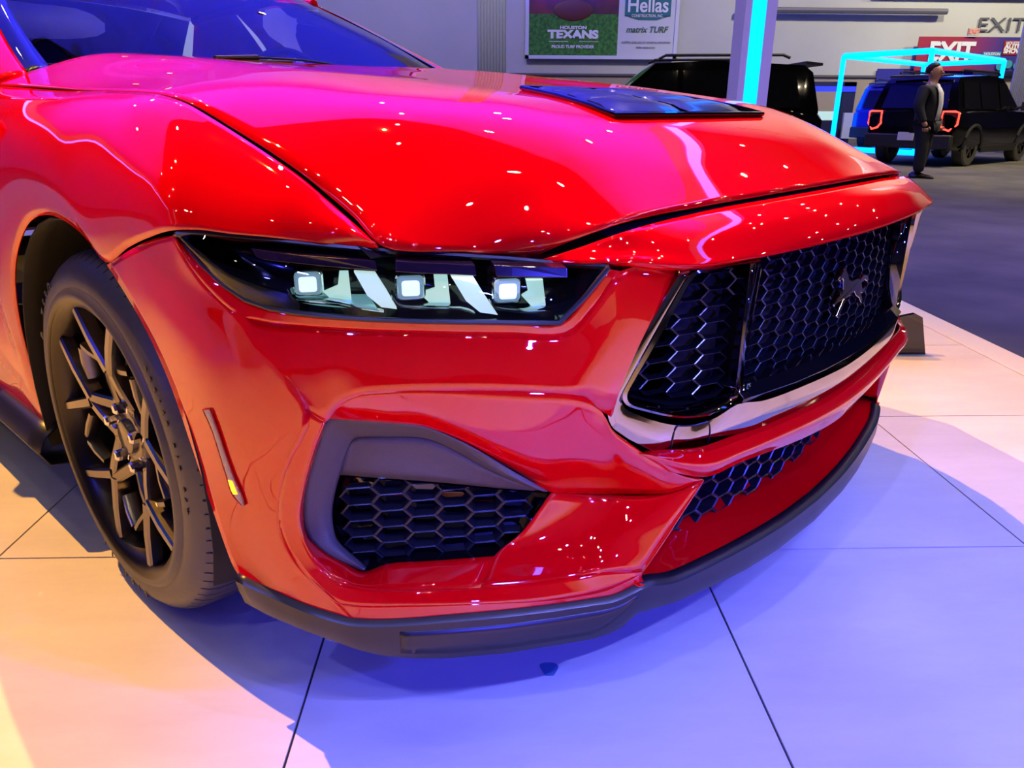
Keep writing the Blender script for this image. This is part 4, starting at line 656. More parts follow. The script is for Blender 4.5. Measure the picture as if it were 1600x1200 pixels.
# ================================================================ SETTING
def struct(o): o['kind']='structure'; return o
def stage_mat():
    m=bpy.data.materials.new('stage_floor_plates'); m.use_nodes=True; nt=m.node_tree; b=nt.nodes['Principled BSDF']
    tc=nt.nodes.new('ShaderNodeTexCoord'); n=nt.nodes.new('ShaderNodeTexNoise'); n.inputs['Scale'].default_value=3.0; n.inputs['Detail'].default_value=8; n.inputs['Roughness'].default_value=.7
    mp=nt.nodes.new('ShaderNodeMapping'); mp.inputs['Scale'].default_value=(.5,1.6,1); nt.links.new(tc.outputs['Object'],mp.inputs[0]); nt.links.new(mp.outputs[0],n.inputs['Vector'])
    cr=nt.nodes.new('ShaderNodeValToRGB'); cr.color_ramp.elements[0].position=.3; cr.color_ramp.elements[0].color=(.60,.58,.56,1); cr.color_ramp.elements[1].position=.7; cr.color_ramp.elements[1].color=(.74,.72,.70,1)
    nt.links.new(n.outputs['Fac'],cr.inputs[0]); nt.links.new(cr.outputs[0],b.inputs['Base Color']); b.inputs['Roughness'].default_value=.42; b.inputs['Specular IOR Level'].default_value=.35
    return m
STAGE=stage_mat(); SEAM=mat('floor_groove',(.05,.045,.05),.6); WHITE_TRIM=mat('white_edge_trim',(.72,.70,.68),.4)
# plates: 0.747 m grid with 4 mm grooves
m=MB(); w_=.7471; ox,oy=-1.0516,1.4182
gx=[k for k in range(-8,5)]; X1=1.945
g_=.0022
for i in range(-9,5):
    x0=ox+i*w_+g_; x1=ox+(i+1)*w_-g_
    if x0>X1: continue
    x1=min(x1,X1)
    for j in range(-6,13):
        y0=oy-w_*1.0+j*w_+g_; y1=y0+w_-2*g_
        m.box((x0,y0,-.02),(x1,y1,0))
struct(m.build('floor',STAGE,flat=True))
m=MB(); m.box((ox-9*w_,oy-7*w_,-.22),(X1,oy+12*w_,-.004)); struct(m.build('trim_1',SEAM,flat=True))
m=MB(); m.box((X1,oy-7*w_,-.22),(2.07,oy+12*w_,.004)); o=struct(m.build('trim_2',WHITE_TRIM,bevel=.004))
# hall carpet
CARPET=mat('hall_carpet',(.052,.048,.050),.9,noise=(1.3,(.105,.095,.085)))
m=MB(); m.box((-30,-14,-.30),(45,32,-.22)); struct(m.build('floor',CARPET,flat=True))
WALLU=mat('hall_wall_upper',(.50,.49,.46),.7,noise=(.3,(.56,.55,.52))); WALLL=mat('hall_wall_lower',(.36,.29,.22),.7)
m=MB(); m.box((-30,30,1.98),(45,30.3,13)); struct(m.build('wall_back',WALLU,flat=True))
m=MB(); m.box((-30,29.98,-.22),(45,30.3,1.98)); struct(m.build('wall_back_wainscot' if False else 'trim_4',WALLL,flat=True))
m=MB(); m.box((-30,29.9,1.95),(45,29.98,2.02)); struct(m.build('trim_5',mat('wall_rail',(.12,.10,.10),.6),flat=True))
m=MB(); m.box((-30.3,-14,-.22),(-30,30,13)); struct(m.build('wall_left',WALLU,flat=True))
m=MB(); m.box((45,-14,-.22),(45.3,30,13)); struct(m.build('wall_right',WALLU,flat=True))
m=MB(); m.box((-30,-14.3,-.22),(45,-14,13)); struct(m.build('wall_front',WALLU,flat=True))
CEIL=mat('dark_ceiling',(.025,.022,.025),.9)
m=MB(); P_=[(-30,5),(-12,6),(-7,10.5),(-2.5,11.5),(1,9.5),(4,7),(7.5,5.2),(11,4.5),(11,30),(-30,30)]; m.hexa([(x,y,11.9) for x,y in P_],[(x,y,12) for x,y in P_]); struct(m.build('ceiling',mat('reflection_ceiling_panels',(.62,.62,.66),.8),flat=True))  # unseen pale panel, outlined to shape the magenta reflections in the paint
m=MB(); m.box((-30,-14,12),(45,30,12.2)); struct(m.build('ceiling',CEIL,flat=True))
PIPE=mat('wall_pipe',(.13,.12,.16),.5)
for (x0,x1,z,r_) in ((9.0,16.5,4.15,.10),(13.8,21.5,4.75,.07)):
    m=MB(); m.tube([(x0,29.7,z),(x1,29.7,z)],r_,8); tag(m.build('wall_pipe',PIPE),'grey pipe running along the far wall, '+('lower left one beside the lit column' if z<4.4 else 'higher one above the word EXIT'),'pipe')
# ceiling spot fixtures, seen as glints in the paint
HOT=mat('lit_spot_bulb',(1,1,1),.3,emit=(1,.82,.55),es=260)
CAN=mat('lamp_can',(.02,.02,.02),.4)
def fixture(x,y,z,name='ceiling_spotlight',r_=.09):
    t=thing(name,'hanging ceiling spotlight high above the stage','spotlight',(x,y,z),0,'ceiling spotlights')
    m=MB(); m.lathe([(.30,.02),(.28,r_*.8),(.02,r_*1.15),(.0,r_*1.15),(.02,r_)],(0,0,0),'z',seg=14); m.build('can',CAN,t)
    m=MB(); m.lathe([(.03,.001),(.03,r_)],(0,0,0),'z',seg=14); m.build('bulb',HOT,t,flat=True)
    return t
fx=None
pts_=[]
for i in range(7):
    for j in range(6):
        pts_.append((-9+i*3.4+random.uniform(-.6,.6),-4+j*4.1+random.uniform(-.7,.7),8.6+random.uniform(0,1.6)))
for i in range(6):
    for j in range(4): pts_.append((9+i*2.6+random.uniform(-.5,.5),6+j*4+random.uniform(-.7,.7),8.2+random.uniform(0,1.4)))
def copy_tree2(o,parent=None):
    c_=o.copy(); C.objects.link(c_)
    if parent: c_.parent=parent
    for ch in list(o.children): copy_tree2(ch,c_)
    return c_
for k,(x,y,z) in enumerate(pts_):
    if fx is None: fx=fixture(x,y,z)
    else:
        c_=copy_tree2(fx); c_.location=(x,y,z)
# LED column
CYAN=mat('cyan_led',(0,.2,.6),.4,emit=(0,.13,1.0),es=8); FAB=mat('white_column_skin',(.62,.60,.72),.5)
def portal(label,x,y,y2,h,sx_,x2):
    # upright with a light strip facing the stage, and an overhead beam that carries the strip on
    t=thing('led_column',label,'column',(x,y,-.22)); H_=h+.22
    m=MB(); m.box((-.135,0,0),(-.078,.30,H_)); m.box((.045,0,0),(.135,.30,H_)); m.box((-.078,.04,0),(.045,.30,H_)); m.build('column_body',FAB,t,flat=True)
    m=MB(); m.box((-.077,.005,0),(.044,.039,H_-.15)); m.build('light_strip',CYAN,t,flat=True)
    a=Vector((0,0,H_)); b=Vector((x2-x,y2-y,H_)); d=(b-a).normalized(); n=Vector((-d.y,d.x,0)).normalized()*.13; u=Vector((0,0,.22))
    m=MB(); m.hexa([a+n,a-n,a-n+u,a+n+u],[b+n,b-n,b-n+u,b+n+u]); m.build('overhead_beam',FAB,t,flat=True)
    n2=n*.5; e=Vector((0,0,-.02)); m=MB(); m.hexa([a+n2+e,a-n2+e,a-n2,a+n2],[b+n2+e,b-n2+e,b-n2,b+n2]); m.build('beam_light_strip',CYAN,t,flat=True)
portal('tall white column with a wide cyan light strip, rising right behind the hood vent',2.30,7.0,-.5,3.1,1,2.7)
def ribbed(name,x,y,w,h,label,rib=.05,yaw=0,col=(.60,.62,.75)):
    m=MB(); n=int(w/rib); L=[]
    for k in range(n*4+1):
        u=k/(n*4)*w; L.append([Vector((u,.25*rib*math.sin(k*math.pi/2),0)),Vector((u,.25*rib*math.sin(k*math.pi/2),h))])
    m.loops(L,closed=False); o=m.build(name,mat('ribbed_fabric_'+('a' if col[0]>.55 else 'b'),col,.8),solid=.02); o.location=(x,y,-.22); o.rotation_euler=(0,0,yaw); return tag(o,label,'curtain')
ribbed('fabric_drape',-.18,14.0,.47,6,'pale narrow ribbed drape hanging left of the stadium banner')
ribbed('fabric_drape',13.72,21.0,4.0,7,'blue-white ribbed drape at the right edge of the photo beside the parked black car')
t=thing('led_column','white light column standing beside the left edge of the stage, outside the photo','column',(-3.5,-.4,-.22),R(-110))
m=MB(); m.box((-.15,0,0),(.15,.22,3.4)); m.build('column_body',FAB,t,flat=True); m=MB(); m.box((-.07,-.03,0),(.07,0,3.4)); m.build('light_strip',CYAN,t,flat=True)
t=thing('led_gantry','raised light beam on two posts along the far left side of the stage','gantry',(-5.7,0,-.22))
m=MB(); m.box((-.13,-.1,0),(.13,.16,3.4)); m.box((-.13,8.9,0),(.13,9.16,3.4)); m.box((-.13,-.1,3.3),(.13,9.16,3.5)); m.build('gantry_frame',FAB,t,flat=True); m=MB(); m.box((-.06,.2,3.28),(.06,8.9,3.3)); m.build('beam_light_strip',CYAN,t,flat=True)
# booth wall behind the stage, lit blue
# stadium banner
t=thing('hanging_banner','framed sponsor banner with football and green turf, high on the far wall','banner',(4.09,29.8,3.9))
WF=mat('banner_frame_white',(.65,.65,.72),.5)
m=MB(); m.box((-2.75,-.05,-1.40),(2.75,.05,-1.28)); m.box((-2.75,-.05,1.9),(2.75,.05,2.0)); m.box((-2.75,-.05,-1.40),(-2.62,.05,2.0)); m.box((2.62,-.05,-1.40),(2.75,.05,2.0)); m.build('banner_frame',WF,t,flat=True)
def two_tone(name,c1,c2,scale):
    return mat(name,c1,.7,noise=(scale,c2))
m=MB(); m.box((-2.62,-.02,-1.28),(.58,.02,.07)); m.build('turf_print',two_tone('turf_green',(.02,.10,.02),(.06,.28,.03),9),t,flat=True)
m=MB(); m.box((-2.62,-.02,.07),(.58,.02,1.9)); m.build('stands_print',two_tone('stands_dark',(.03,.02,.05),(.22,.03,.05),1.2),t,flat=True)
m=MB(); m.box((.58,-.02,-1.28),(2.62,.02,1.9)); m.build('white_print',mat('banner_white',(.62,.62,.66),.6),t,flat=True)
m=MB(); L=[]
for k in range(13):
    a=-1+2*k/12; r_=.36*math.sqrt(max(0,1-abs(a)**1.7)); L.append([(-1.05+a*.72,-.03-r_*.12*math.cos(R(q))*1, .20+r_*math.sin(R(q))) for q in range(0,360,24)])
m.loops(L); m.build('football_print',mat('football_leather',(.12,.02,.025),.5),t)
TXW=mat('white_print_ink',(.80,.80,.82),.6,emit=None); TXD=mat('grey_print_ink',(.10,.10,.12),.6); TXT=mat('teal_print_ink',(.02,.16,.20),.6)
FM=Matrix.Rotation(R(90),4,'X')
def sign_text(s_,x,y,z,size,m_,parent,sx_=1,bold=0,**k): return text_mesh('lettering',s_,size,m_,Matrix.Translation((x,y,z))@FM,parent,.004,sx_=sx_,bold=bold,**k)
sign_text('TEXANS',-1.03,-.04,-.60,.36,TXW,t,1.35,.02); sign_text('HOUSTON',-1.03,-.04,-.37,.13,TXW,t,1.5,.006); sign_text('PROUD TURF PROVIDER',-1.03,-.04,-1.00,.14,TXW,t,1.0,.004)
m=MB(); m.box((-1.9,-.03,-.83),(-1.2,-.025,-.815)); m.box((-.8,-.03,-.83),(-.1,-.025,-.815)); m.build('rule_line',TXW,t,flat=True)
m=MB(); m.box((.80,-.04,.02),(2.44,-.02,1.3)); m.hexa([(.80,-.04,.04),(2.44,-.04,.04),(1.95,-.04,-.10),(1.3,-.04,-.10)],[(.80,-.02,.04),(2.44,-.02,.04),(1.95,-.02,-.10),(1.3,-.02,-.10)]); m.build('logo_shield',TXT,t,flat=True)
sign_text('Hellas',1.61,-.05,.36,.66,TXW,t,.92,.012); sign_text('CONSTRUCTION, INC.',1.61,-.05,.03,.13,TXW,t,.85,.002)
sign_text('matrix TURF',1.61,-.04,-.42,.28,mat('dark_green_ink',(.05,.13,.09),.6),t,1,.004,shear=.25); sign_text('AUSTIN | DALLAS | FT. WORTH | HOUSTON',1.61,-.04,-.84,.10,TXD,t,.9); sign_text('hellas construction',1.61,-.04,-1.0,.10,TXD,t,.9)
# big wall lettering, banner, exit lamp
o=text_mesh('wall_lettering','EXIT',.66,TXD,Matrix.Translation((18.75,29.93,3.74))@FM,None,.01,sx_=1.35); tag(o,'thin grey letters reading EXIT painted on the far wall above the red banner','sign')
t=thing('exit_banner','wide red to blue banner reading EXIT in white, hung on the far wall','banner',(17.6,29.6,2.78))
def grad_mat():
    m=bpy.data.materials.new('banner_red_to_blue'); m.use_nodes=True; nt=m.node_tree; b=nt.nodes['Principled BSDF']; tc=nt.nodes.new('ShaderNodeTexCoord'); sp=nt.nodes.new('ShaderNodeSeparateXYZ'); cr=nt.nodes.new('ShaderNodeValToRGB')
    nt.links.new(tc.outputs['Object'],sp.inputs[0]); mr=nt.nodes.new('ShaderNodeMapRange'); mr.inputs[1].default_value=-2; mr.inputs[2].default_value=2.2; nt.links.new(sp.outputs['X'],mr.inputs[0]); nt.links.new(mr.outputs[0],cr.inputs[0])
    e=cr.color_ramp.elements; e[0].color=(.35,.01,.05,1); e[0].position=.35; e[1].color=(.03,.02,.22,1); e[1].position=.75; nt.links.new(cr.outputs[0],b.inputs['Base Color']); b.inputs['Roughness'].default_value=.6; return m
m=MB(); m.box((-2.0,-.02,-.6),(2.15,.02,.54)); m.build('banner_cloth',grad_mat(),t,flat=True)
sign_text('EXIT',-.75,-.05,.02,.86,TXW,t,.95,.035)
m=MB(); m.box((1.15,-.05,-.05),(1.85,-.03,.42)); m.build('red_card',mat('card_red',(.35,.01,.02),.6),t,flat=True)
sign_text('HOUSTON',1.52,-.07,.34,.13,TXW,t,1,.004); sign_text('AUTO',1.50,-.07,.22,.21,TXW,t,1.1,.01); sign_text('SHOW',1.50,-.07,.07,.21,TXW,t,1.05,.01)
m=MB(); m.box((.42,-.05,-.30),(1.10,-.03,.05)); m.build('blue_card',mat('card_blue',(.03,.20,.42),.6),t,flat=True); sign_text('HOUSTON',.76,-.07,-.03,.12,TXW,t,1,.003)
m=MB()
for k in range(3): m.lathe([(-.02,.001),(-.02,.16-.02*k)],(1.15+.3*k,-.06,-.42+.05*(k%2)),'y',seg=20)
m.build('wave_print',mat('wave_teal',(.03,.28,.36),.6),t,flat=True)
t=thing('lower_banner','long deep-blue banner with small white words behind the black car','banner',(16.6,29.9,1.95))
m=MB(); m.box((-2.2,-.02,-.38),(1.4,.02,.30)); m.build('banner_cloth',mat('banner_deep_blue',(.02,.02,.30),.6),t,flat=True); sign_text('LIVE SHOW!',.55,-.04,.08,.17,TXW,t,1.1,.004); sign_text('AUTO',-.55,-.04,.08,.17,TXW,t,1.1,.004)
o=text_mesh('exit_lamp_letters','EXIT',.20,mat('exit_red',(.5,.05,.03),.5,emit=(.9,.12,.05),es=.8),Matrix.Translation((17.50,29.45,3.48))@FM,None,.004)
m=MB(); m.box((17.30,29.47,3.36),(17.70,29.55,3.60)); b_=m.build('exit_lamp',mat('exit_box_white',(.5,.45,.42),.5),flat=True); tag(b_,'small box lamp reading EXIT sitting on the top edge of the red banner','exit sign'); o.parent=b_
# light frame around display
def frame_bar(m,a,b,w=.14):
    a=Vector(a); b=Vector(b); m.tube([a,b],w*.5,4)
t=thing('light_frame','open box frame of glowing cyan tubes standing around the bright blue car','light frame',(0,0,0))
A=Vector((9.49,21.7,2.19)); B_=Vector((10.66,19.5,2.19)); C_=Vector((14.96,23.4,2.19)); D_=Vector((13.8,25.6,2.19))
FL=-.22
for a,b in ((A,B_),(B_,C_),(C_,D_),(D_,A)):
    m=MB(); frame_bar(m,a,b); m.build('top_tube',CYAN,t,flat=True)
for p in (A,B_,C_,D_):
    m=MB(); frame_bar(m,p,Vector((p.x,p.y,FL))); m.build('post_tube',CYAN,t,flat=True)
m=MB(); frame_bar(m,Vector((A.x,A.y,FL+.06)),Vector((B_.x,B_.y,FL+.06))); m.build('floor_tube',CYAN,t,flat=True)
# kiosk
KB=mat('kiosk_black',(.02,.018,.05),.5); 
t=thing('display_kiosk','dark free-standing kiosk frame with a blue header, left of the glowing cyan post','kiosk',(10.9,26,-.22))
m=MB(); m.box((-1.05,0,0),(-.72,.5,1.88)); m.box((.62,0,0),(1.02,.5,1.88)); m.box((-1.05,0,1.72),(1.02,.5,1.90)); m.build('kiosk_frame',KB,t,flat=True)
m=MB(); m.box((-.70,-.02,1.60),(1.0,.02,1.76)); m.build('header_strip',mat('header_blue',(.02,.03,.6),.4,emit=(.03,.05,1),es=1.0),t,flat=True)
m=MB(); m.box((-.70,-.02,1.42),(-.42,.3,1.58)); m.build('red_display',mat('kiosk_red',(.4,.02,.02),.5),t,flat=True)
t=thing('glass_counter','lit glass display counter standing under the kiosk','counter',(10.65,25.3,-.22))
m=MB(); m.box((-.55,0,0),(.55,.5,.72)); m.build('counter_base',KB,t,flat=True); m=MB(); m.box((-.5,-.02,.74),(.45,.48,1.0)); m.build('lit_case',mat('counter_light',(.5,.6,.5),.3,emit=(.55,.9,.75),es=.55),t,flat=True)
m=MB(); m.box((11.48,25.6,-.05),(11.92,25.7,.74)); tag(m.build('white_panel',mat('panel_white',(.55,.55,.68),.5),flat=True),'plain white panel standing right of the glass counter','panel')
t=thing('equipment_case','dark equipment cases stacked left of the kiosk','equipment case',(9.45,25.5,-.22))
m=MB(); m.box((-.5,0,0),(.1,.5,1.2)); m.build('case',KB,t,flat=True); m=MB(); m.box((-.15,-.03,.7),(.02,.0,1.15)); m.build('blue_face',mat('case_blue',(.02,.03,.35),.5),t,flat=True)
m=MB(); m.box((9.62,26.1,-.22),(9.82,26.5,1.15)); tag(m.build('red_cabinet',mat('cab_red',(.25,.02,.03),.5),flat=True),'narrow dark red cabinet between the equipment cases and the kiosk','cabinet')
# ---------------------------------------------------------------- parked cars
SUVB=mat('black_car_paint',(.002,.002,.003),.05,0,.4,.01,spec=.2); SUVG=mat('car_window_black',(.004,.004,.006),.03,0,.3,spec=.3); TAILR=mat('tail_light_red',(.6,.02,.01),.3,emit=(1,.05,.03),es=3.5); SUVP=mat('suv_black_plastic',(.015,.014,.018),.5)
BLUEP=mat('blue_car_paint',(.01,.02,.45),.15,0,1)
def suv(name,label,loc,rz,paint,lights=True,scale=1.0,wheels=True):
    # local: x forward, y left, z up; origin below the middle
    t=thing(name,label,'car',loc,rz); Lh=2.19; W=.93
    body=[]
    prof=[(-2.19,.45,.95,1.00,.86),(-2.12,.34,1.0,1.05,.90),(-1.6,.30,1.05,1.10,.93),(-.6,.28,1.06,1.10,.93),(.5,.28,1.06,1.09,.93),(1.0,.28,1.05,1.10,.93),(1.75,.30,1.02,1.06,.91),(2.1,.36,.95,.99,.86),(2.19,.5,.85,.88,.78)]
    L=[]
    for x,z0,z1,z2,w in prof:
        L.append([(x,-w*.93,z0),(x,-w,z0+.15),(x,-w,z0+.5),(x,-w*.985,z1),(x,-w*.90,z2),(x,0,z2+.03),(x,w*.90,z2),(x,w*.985,z1),(x,w,z0+.5),(x,w,z0+.15),(x,w*.93,z0)])
    m=MB(); m.loops(L,cap0=True,cap1=True); m.build('body',paint,t,sharp=40)
    gl=[(-2.10,1.05,.83),(-1.98,1.60,.70),(-1.85,1.70,.66),(-.6,1.77,.66),(.25,1.74,.64),(.95,1.10,.80)]
    def ring(x,z,w,z0=1.04,w0=.86): return [(x,-w0,z0),(x,-w,z),(x,0,z+.02),(x,w,z),(x,w0,z0)]
    m=MB(); m.loops([ring(-2.12,1.10,.85),ring(-2.02,1.60,.72),ring(-1.9,1.70,.68),ring(-.6,1.76,.68),ring(.25,1.72,.66),ring(.98,1.12,.82)],cap0=True,cap1=True,closed=False); m.build('cabin',paint,t,sharp=30)
    for sy in (-1,1):
        for x0,x1,t0,t1 in ((-1.85,-1.1,-1.78,-1.1),(-1.02,-.15,-1.02,-.15),(-.07,.80,-.07,.30)):
            m=MB(); q=[(x0,sy*.868,1.12),(x1,sy*.868,1.12),(t1,sy*.722,1.62),(t0,sy*.722,1.62)]; m.hexa(q,[(a,b*.97,c_) for a,b,c_ in q]); m.build('side_glass',SUVG,t,flat=True)
        m=MB(); m.tube([(-1.7,sy*.60,1.80),(-1.6,sy*.60,1.84),(.1,sy*.60,1.83),(.2,sy*.60,1.78)],.022,6); m.build('roof_rail',SUVP,t)
        m=MB(); m.tube([(.72,sy*.86,1.12),(.72,sy*1.0,1.16)],.03,6); m.box((.64,min(sy*.98,sy*1.13),1.08),(.80,max(sy*.98,sy*1.13),1.26)); m.build('door_mirror',SUVP,t,bevel=.02)
        for xw in (-1.33,1.34):
            wy_=sy*.80; m=MB(); m.lathe([(-.11,.20),(-.115,.33),(-.09,.36),(.09,.36),(.115,.33),(.11,.20)],(xw,wy_,.36),'y',seg=28); w_o=m.build('tire',RUBBER,t,sharp=35)
            m=MB(); m.lathe([(0,.001),(0,.225)],(xw,wy_+sy*.07,.36),'y',seg=24)
            for k in range(6):
                a=R(60*k); b=Vector((xw,wy_+sy*.10,.36)); e=Vector((math.cos(a),0,math.sin(a))); f=Vector((-math.sin(a),0,math.cos(a)))
                m.hexa([b+f*.03,b-f*.03,b+e*.22-f*.02,b+e*.22+f*.02],[p-Vector((0,sy*.03,0)) for p in (b+f*.03,b-f*.03,b+e*.22-f*.02,b+e*.22+f*.02)])
            m.build('alloy_wheel',mat('suv_rim',(.30,.28,.26),.25,1),w_o,flat=True)
            m=MB(); m.lathe([(0,.37),(0,.46),(sy*-.03,.47)],(xw,sy*.925,.38),'y',angs=[R(q) for q in range(-8,190,9)]) if False else m.tube([(xw+.42*math.cos(R(q)),sy*.925,.38+.42*math.sin(R(q))) for q in range(-5,186,10)],.035,6); m.build('wheel_arch_trim',SUVP,t)
        m=MB(); m.box((-.9,min(sy*.90,sy*.95),.26),(.9,max(sy*.90,sy*.95),.40)); m.build('sill_trim',SUVP,t,bevel=.01)
        if lights:
            P=[(-2.19,sy*.84,1.06),(-2.19,sy*.62,1.06),(-2.20,sy*.60,.82),(-2.20,sy*.66,.74),(-2.19,sy*.86,.74) if False else (-2.19,sy*.78,.70),(-2.14,sy*.90,.82),(-2.14,sy*.90,1.04)]
            m=MB(); m.tube(P,.022,6,closed=True); tl=m.build('tail_light',TAILR,t); m=MB(); m.hexa([Vector(p)+Vector((.0,0,0)) for p in P],[Vector(p)+Vector((.05,0,0)) for p in P]); m.build('tail_lens',mat('dark_red_lens',(.08,.01,.03),.1,0,1),tl,flat=True)
    m=MB(); m.box((-2.27,-.88,.34),(-2.10,.88,.62)); m.build('rear_bumper',SUVP,t,bevel=.03)
    m=MB(); m.box((-2.29,-.16,.50),(-2.27,.16,.66)); m.build('number_plate',mat('plate_white',(.6,.6,.7),.4),t,flat=True)
    m=MB(); q=[(-2.155,-.66,1.12),(-2.155,.66,1.12),(-2.03,.60,1.56),(-2.03,-.60,1.56)]; m.hexa(q,[(a+.02,b,c_) for a,b,c_ in q]); m.build('rear_glass',SUVG,t,flat=True)
    m=MB(); m.hexa([(-1.95,-.58,1.72),(-1.95,.58,1.72),(-2.2,.56,1.70),(-2.2,-.56,1.70)],[(-1.95,-.58,1.76),(-1.95,.58,1.76),(-2.2,.56,1.735),(-2.2,-.56,1.735)]); m.build('roof_spoiler',SUVP,t,flat=True)
    return t
hd=math.atan2(.60,.80)
fwd=Vector((math.cos(hd),math.sin(hd),0)); lf=Vector((-fwd.y,fwd.x,0))
rwc=Vector((9.78,16.0,-.22)); cen=rwc+fwd*1.33+lf*.80
suv('parked_car','black boxy family car with lit red tail lights parked on the carpet behind the man','car' and cen,hd,SUVB)
t=suv('parked_car','bright blue car mostly hidden behind the left side of the black boxy car',Vector((12.3,22.7,-.22)),R(41),BLUEP,lights=False)
t=suv('parked_car','black car whose roof shows just above the red hood, below the sponsor banner',Vector((2.75,12.6,-.22)),R(176),SUVB,lights=False)
# ---------------------------------------------------------------- wedge stand on the stage
t=thing('sign_foot','small black triangular stand foot on the stage just past the front of the red car','stand',(1.60,2.79,0))
m=MB(); m.hexa([(-.25,0,0),(.115,.0,0),(.075,0,.150),(.045,0,.165),(-.25,0,.10)],[(-.25,.02,0),(.115,.02,0),(.075,.02,.150),(.045,.02,.165),(-.25,.02,.10)]); m.build('plate',GLOSSB,t,flat=True)
m=MB(); m.box((-.25,.02,0),(.10,.16,.01)); m.build('base',GLOSSB,t,flat=True)
# sticker mark on the stage
m=MB(); L=[(0.014*math.cos(R(q))*(1+.25*math.sin(R(q*3+20))),0.020*math.sin(R(q))*(1+.2*math.cos(R(q*2))),.0) for q in range(0,360,15)]
m.hexa([Vector(p)+Vector((0,0,.0004)) for p in L],[Vector(p)+Vector((0,0,.0012)) for p in L]); o=m.build('tape_scrap',mat('scrap_teal',(.10,.24,.40),.35),flat=True); 
tag(o,'tiny scrap of blue-grey tape stuck on the stage in front of the bumper','tape')
o.location=(.0997,1.053,0)
# ---------------------------------------------------------------- the man
def skin(name, chain, m, parent, sub=1):
    # chain: list of paths, each [(x,y,z,rx,ry)], first path roots the rest
    verts=[];edges=[];rad=[]
    idx={}
    for P in chain:
        prev=None
        for p in P:
            key=(round(p[0],4),round(p[1],4),round(p[2],4))
            if key in idx: i=idx[key]
            else: i=len(verts); idx[key]=i; verts.append(p[:3]); rad.append((p[3],p[4] if len(p)>4 else p[3]))
            if prev is not None: edges.append((prev,i))
            prev=i
    me=bpy.data.meshes.new(name); me.from_pydata(verts,edges,[]); me.update(); o=bpy.data.objects.new(name,me); C.objects.link(o)
    md=o.modifiers.new('skin','SKIN'); 
    sv=me.skin_vertices[0].data if me.skin_vertices else None
    if sv is None:
        bm=bmesh.new(); bm.from_mesh(me); bm.verts.layers.skin.verify(); bm.to_mesh(me); bm.free(); sv=me.skin_vertices[0].data
    for i,r_ in enumerate(rad): sv[i].radius=r_; sv[i].use_root=(i==0)
    md.use_smooth_shade=True; s_=o.modifiers.new('sub','SUBSURF'); s_.levels=sub; s_.render_levels=sub
    dg=bpy.context.evaluated_depsgraph_get(); me2=bpy.data.meshes.new_from_object(o.evaluated_get(dg)); bpy.data.objects.remove(o)
    me2.materials.clear(); me2.materials.append(m); me2.shade_smooth(); o=bpy.data.objects.new(name,me2); C.objects.link(o)
    if parent: o.parent=parent
    return o
SKINM=mat('skin',(.45,.22,.17),.5); SUITM=mat('navy_suit',(.003,.004,.018),.75); SHIRTM=mat('white_shirt',(.72,.72,.80),.6); HAIRM=mat('dark_hair',(.02,.012,.012),.5); SHOEM=mat('black_shoe',(.006,.006,.006),.25)
t=thing('person','man in dark navy suit and open white shirt standing by the parked black car','person',(7.36,13.30,-.22),R(-138))
t.scale=(1.25,1.32,1.0)
# local: +y is where he faces (profile to the right of the photo), x to his right
body=skin('body',[[(0,0,.95,.10,.08),(0,0,1.15,.10,.08),(0,0,1.38,.11,.08),(0,.0,1.50,.06),(0,.01,1.56,.055),(0,.02,1.63,.075,.085),(0,.015,1.72,.078,.092),(0,.005,1.79,.055,.06)],
  [(0,0,1.38,.11,.08),(-.20,-.01,1.42,.05),(-.262,-.03,1.15,.038),(-.247,.07,.93,.033),(-.24,.10,.88,.032),(-.24,.115,.83,.030)],
  [(0,0,1.38,.11,.08),(.20,-.01,1.42,.05),(.262,-.03,1.15,.038),(.247,.05,.93,.033),(.24,.08,.88,.032),(.24,.095,.83,.030)],
  [(0,0,.95,.10,.08),(-.10,.0,.88,.07),(-.10,.02,.50,.06),(-.10,-.02,.10,.045)],[(0,0,.95,.10,.08),(.10,.0,.88,.07),(.10,.05,.50,.06),(.11,.06,.10,.045)]],SKINM,t,2)
for sx1 in (-1,1):
    hx=.24*sx1; hy=.115 if sx1<0 else .095
    for k in range(4):
        skin('finger',[[(hx-.0,hy-.028+.018*k,.815,.010),(hx+.004*sx1,hy-.028+.019*k,.785,.009),(hx-.004*sx1,hy-.024+.019*k,.755-.004*(1-abs(k-1.5)),.008)]],SKINM,body,1)
    skin('thumb',[[(hx-.012*sx1,hy+.030,.835,.011),(hx-.014*sx1,hy+.050,.812,.010),(hx-.012*sx1,hy+.056,.788,.009)]],SKINM,body,1)
skin('nose',[[(0,.098,1.690,.010),(0,.118,1.665,.014),(0,.108,1.655,.010)]],SKINM,body,1)
for sx1 in (-1,1):
    skin('ear',[[(sx1*.078,.0,1.695,.012),(sx1*.083,-.004,1.67,.014),(sx1*.077,.002,1.645,.009)]],SKINM,body,1)
    m=MB(); m.lathe([(-.006,.001),(-.004,.009),(0,.011),(.004,.009),(.006,.001)],(sx1*.032,.094,1.692),'y',seg=10); m.build('eye',mat('eye_dark',(.03,.02,.02),.2),body)
m=MB(); m.tube([(-.025,.100,1.628),(0,.108,1.626),(.025,.100,1.628)],.005,6); m.build('mouth',mat('lips',(.35,.10,.09),.5),body)
skin('hair',[[(0,-.045,1.645,.066,.05),(0,-.038,1.70,.080,.068),(0,-.028,1.755,.084,.080),(0,.012,1.785,.076,.072),(0,.058,1.778,.058,.036)]],HAIRM,body,2)
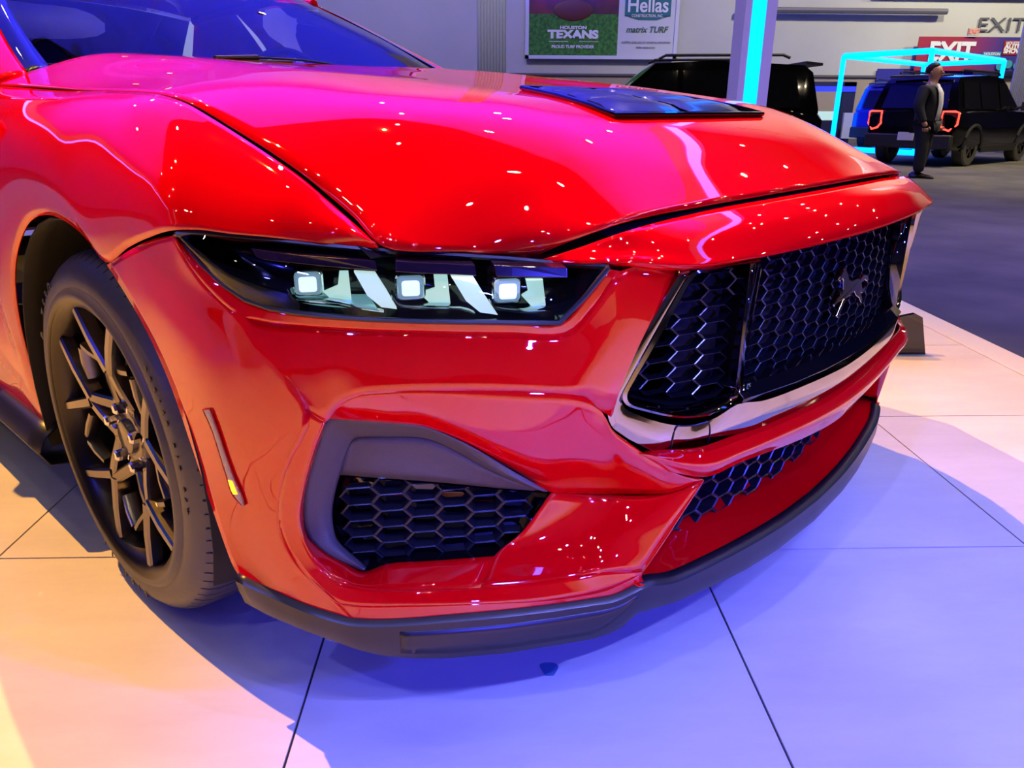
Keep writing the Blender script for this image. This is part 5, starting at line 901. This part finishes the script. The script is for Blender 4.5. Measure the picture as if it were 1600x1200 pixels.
skin('suit_jacket',[[(0,-.01,.80,.175,.135),(0,0,1.0,.170,.14),(0,0,1.18,.175,.145),(0,0,1.36,.175,.12),(0,-.02,1.46,.11,.08)],
  [(0,0,1.36,.175,.12),(-.20,-.01,1.42,.080),(-.265,-.03,1.15,.068),(-.25,.07,.93,.052),(-.245,.09,.90,.050)],
  [(0,0,1.36,.175,.12),(.20,-.01,1.42,.080),(.265,-.03,1.15,.068),(.25,.05,.93,.052),(.245,.07,.90,.050)]],SUITM,t,2)
m=MB(); L=[]
for z,w,y in ((1.475,.030,.075),(1.44,.055,.118),(1.36,.070,.152),(1.2,.060,.170),(1.05,.055,.168),(.93,.055,.158)):
    L.append([(-w,y-.028,z),(-w*.5,y-.004,z),(0,y+.004,z),(w*.5,y-.004,z),(w,y-.028,z)])
m.loops(L,closed=False); m.build('shirt_front',SHIRTM,t,solid=.006)
m=MB()
for sx1 in (-1,1): m.hexa([(0,.09,1.46),(sx1*.06,.06,1.50),(sx1*.075,.0,1.535),(sx1*.075,.01,1.49),(sx1*.04,.10,1.43)],[(0,.10,1.46),(sx1*.065,.07,1.50),(sx1*.085,.0,1.535),(sx1*.085,.01,1.49),(sx1*.045,.11,1.43)])
m.build('shirt_collar',SHIRTM,t,flat=True)
skin('trousers',[[(0,0,.90,.155,.12),(-.09,.0,.84,.105),(-.10,.02,.50,.085),(-.10,-.02,.08,.070)],[(0,0,.90,.155,.12),(.09,.0,.84,.105),(.10,.05,.50,.085),(.11,.06,.08,.070)]],SUITM,t,2)
for sx1,yy in ((-.10,-.02),(.11,.06)):
    m=MB(); L=[]
    for y,w,h in ((-.09,.030,.06),(-.06,.042,.085),(.02,.045,.085),(.10,.048,.055),(.17,.040,.04),(.20,.020,.025)):
        L.append([(sx1-w,yy+y,.004),(sx1-w*.9,yy+y,h*.7),(sx1,yy+y,h),(sx1+w*.9,yy+y,h*.7),(sx1+w,yy+y,.004)])
    m.loops(L,cap0=True,cap1=True); m.build('shoe',SHOEM,t,sharp=50)
